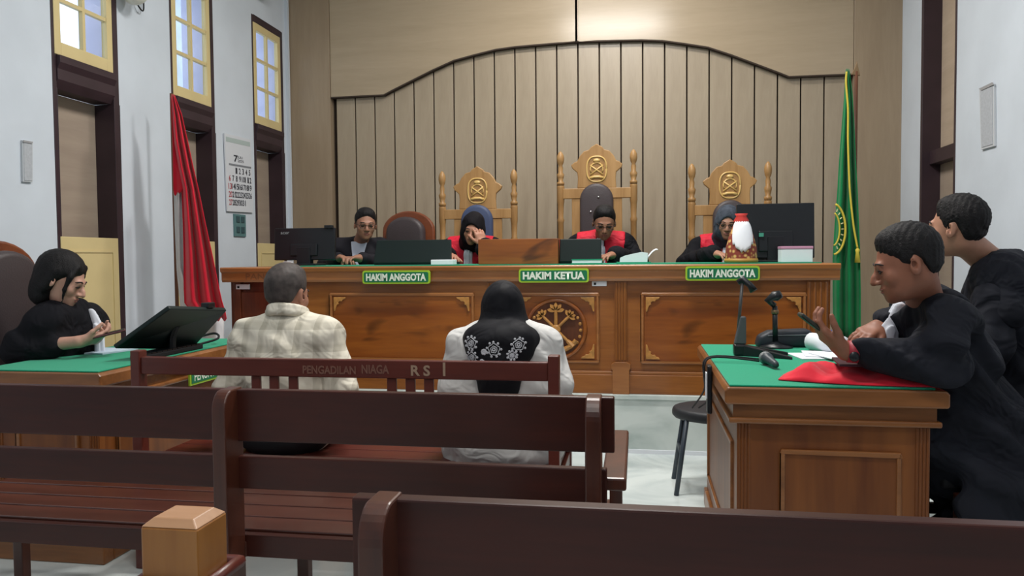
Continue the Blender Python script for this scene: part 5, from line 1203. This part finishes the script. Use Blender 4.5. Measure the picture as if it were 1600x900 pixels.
for yy in (-.04, .03, .10): C.path([F.w((.13, yy, .50)), F.w((.205, yy, .42)), F.w((.215, yy, .06))], [.07, .05, .055], .05); C.folds(WRK(.006, 38))
C.build('robe', M_robe, F.root, .008); jabot(F, T, F.root, .03, .028, .05, .24, hang=True)
hair_short(F.root, c, M, 1.07, None, .0045, fluff=.002, front=.038)
pd = aty(1288, 520, 2.74)-aty(1255, 494, 2.74); pd /= np.linalg.norm(pd)
Mp = Matrix.Translation(tuple(phc)) @ Matrix(((pd[0], 0, -pd[2], 0), (pd[1], 1, 0, 0), (pd[2], 0, pd[0], 0), (0, 0, 0, 1)))
tph = thing('mobile_phone', 'dark phone held up by the leaning man over the right desk', 'phone', tuple(phc))
MB().box(-.055, .065, -.036, .036, -.006, .006).xf(Mp).build('case', mat('phone_dark', (46, 48, 42), .4), tph, .004); MB().box(-.05, .06, -.033, .033, -.0075, -.006).xf(Mp).build('screen', M_screen, tph)
wc = F.w(wr[0])*.93+F.w(el[0])*.07; ax_ = F.w(wr[0])-F.w(el[0]); ax_ /= np.linalg.norm(ax_)
wt = thing('wrist_watch', 'wrist watch with wide red strap on the leaning man\'s wrist', 'watch', tuple(wc)); u_ = np.cross(ax_, [0, 0, 1]); u_ /= np.linalg.norm(u_); v_ = np.cross(u_, ax_)
rr_ = .0345; prof_ = []
for t_ in (-.016, 0, .016): prof_.append([tuple(wc+ax_*t_+u_*rr_*math.cos(a)+v_*rr_*math.sin(a)) for a in np.linspace(0, 2*math.pi, 25)])
MB().grid(prof_).build('strap', mat('strap_red', (150, 38, 52), .5), wt, smooth=True, solid=.005)
fc = wc+(u_*-.2-v_*.98)*0+u_*(.036 if u_[1] < 0 else -.036)+v_*-.012
MB().ell(fc, (.017, .007, .017), 14, 8).build('watch_case', M_black, wt, smooth=True)

F = Fig('man in black caped robe turned away beside the white right wall', 'person', (1.55, 3.46, 0), R(-118), 1.06)
T = torso_pts(F, .56, .16, 0, .1); c, M = head_frame(F, fl(F, aty(1496, 354, 3.36)), -.02, -.28, .05); ms = skinm('skin_right_b', (172, 126, 104))
el = (np.array((.27, -.08, .80)), np.array((-.28, -.10, .80))); wr = (np.array((.16, -.34, .86)), np.array((-.10, -.36, .86)))
B = SDF(); head_sdf(B, c, M, 1.05); neck_to(B, F, T, c, M, 1.04, .054); add_trunk(B, F, T); add_legs(B, F, .54, knee=.42)
for sd, e, w_ in ((1, el[0], wr[0]), (-1, el[1], wr[1])): arm(B, F, T, sd, e, w_); hand(B, F.w(w_), F.d((-sd*.5, -.8, -.05)), F.d((0, -.1, -1)), -sd, .45)
body = B.build('body', ms, F.root, .006); face_parts(body, F.root, c, M, 1.05)
C = SDF(); add_trunk(C, F, T, .03)
for sd, e, w_ in ((1, el[0], wr[0]), (-1, el[1], wr[1])): sleeve(C, F, T, sd, e, w_, .88, (.085, .078, .07))
add_legs(C, F, .54, .02, knee=.42, base=.1); C.cap(F.w((0, .02, .56)), F.w((0, -.25, .5)), .18, .16, .06); C.folds(WRK(.005, 42))
C.build('robe', M_robe, F.root, .009)
K_ = SDF(); add_trunk(K_, F, T, .048); zt = T['neck'][2]
K_.cut(region(F, lambda x, y, z: np.maximum(zt-.20-z, z-zt-.03)), .004); K_.cut((lambda cc: lambda P: .075-np.linalg.norm(P-cc, axis=-1))((c+M@np.array([0, .01, -.06])).astype(np.float32)), .006)
K_.cap(F.w(T['sl']+np.array([.0, .02, .01])), F.w(T['sl']+np.array([.07, .03, -.12])), .075, .07, .03); K_.cap(F.w(T['sr']+np.array([0, .02, .01])), F.w(T['sr']+np.array([-.07, .03, -.12])), .075, .07, .03)
K_.folds(region(F, lambda x, y, z: .003*np.sin(x*150))); K_.build('shoulder_cape', M_robe, F.root, .008)
hair_short(F.root, c, M, 1.06, None, .005, fluff=.003)
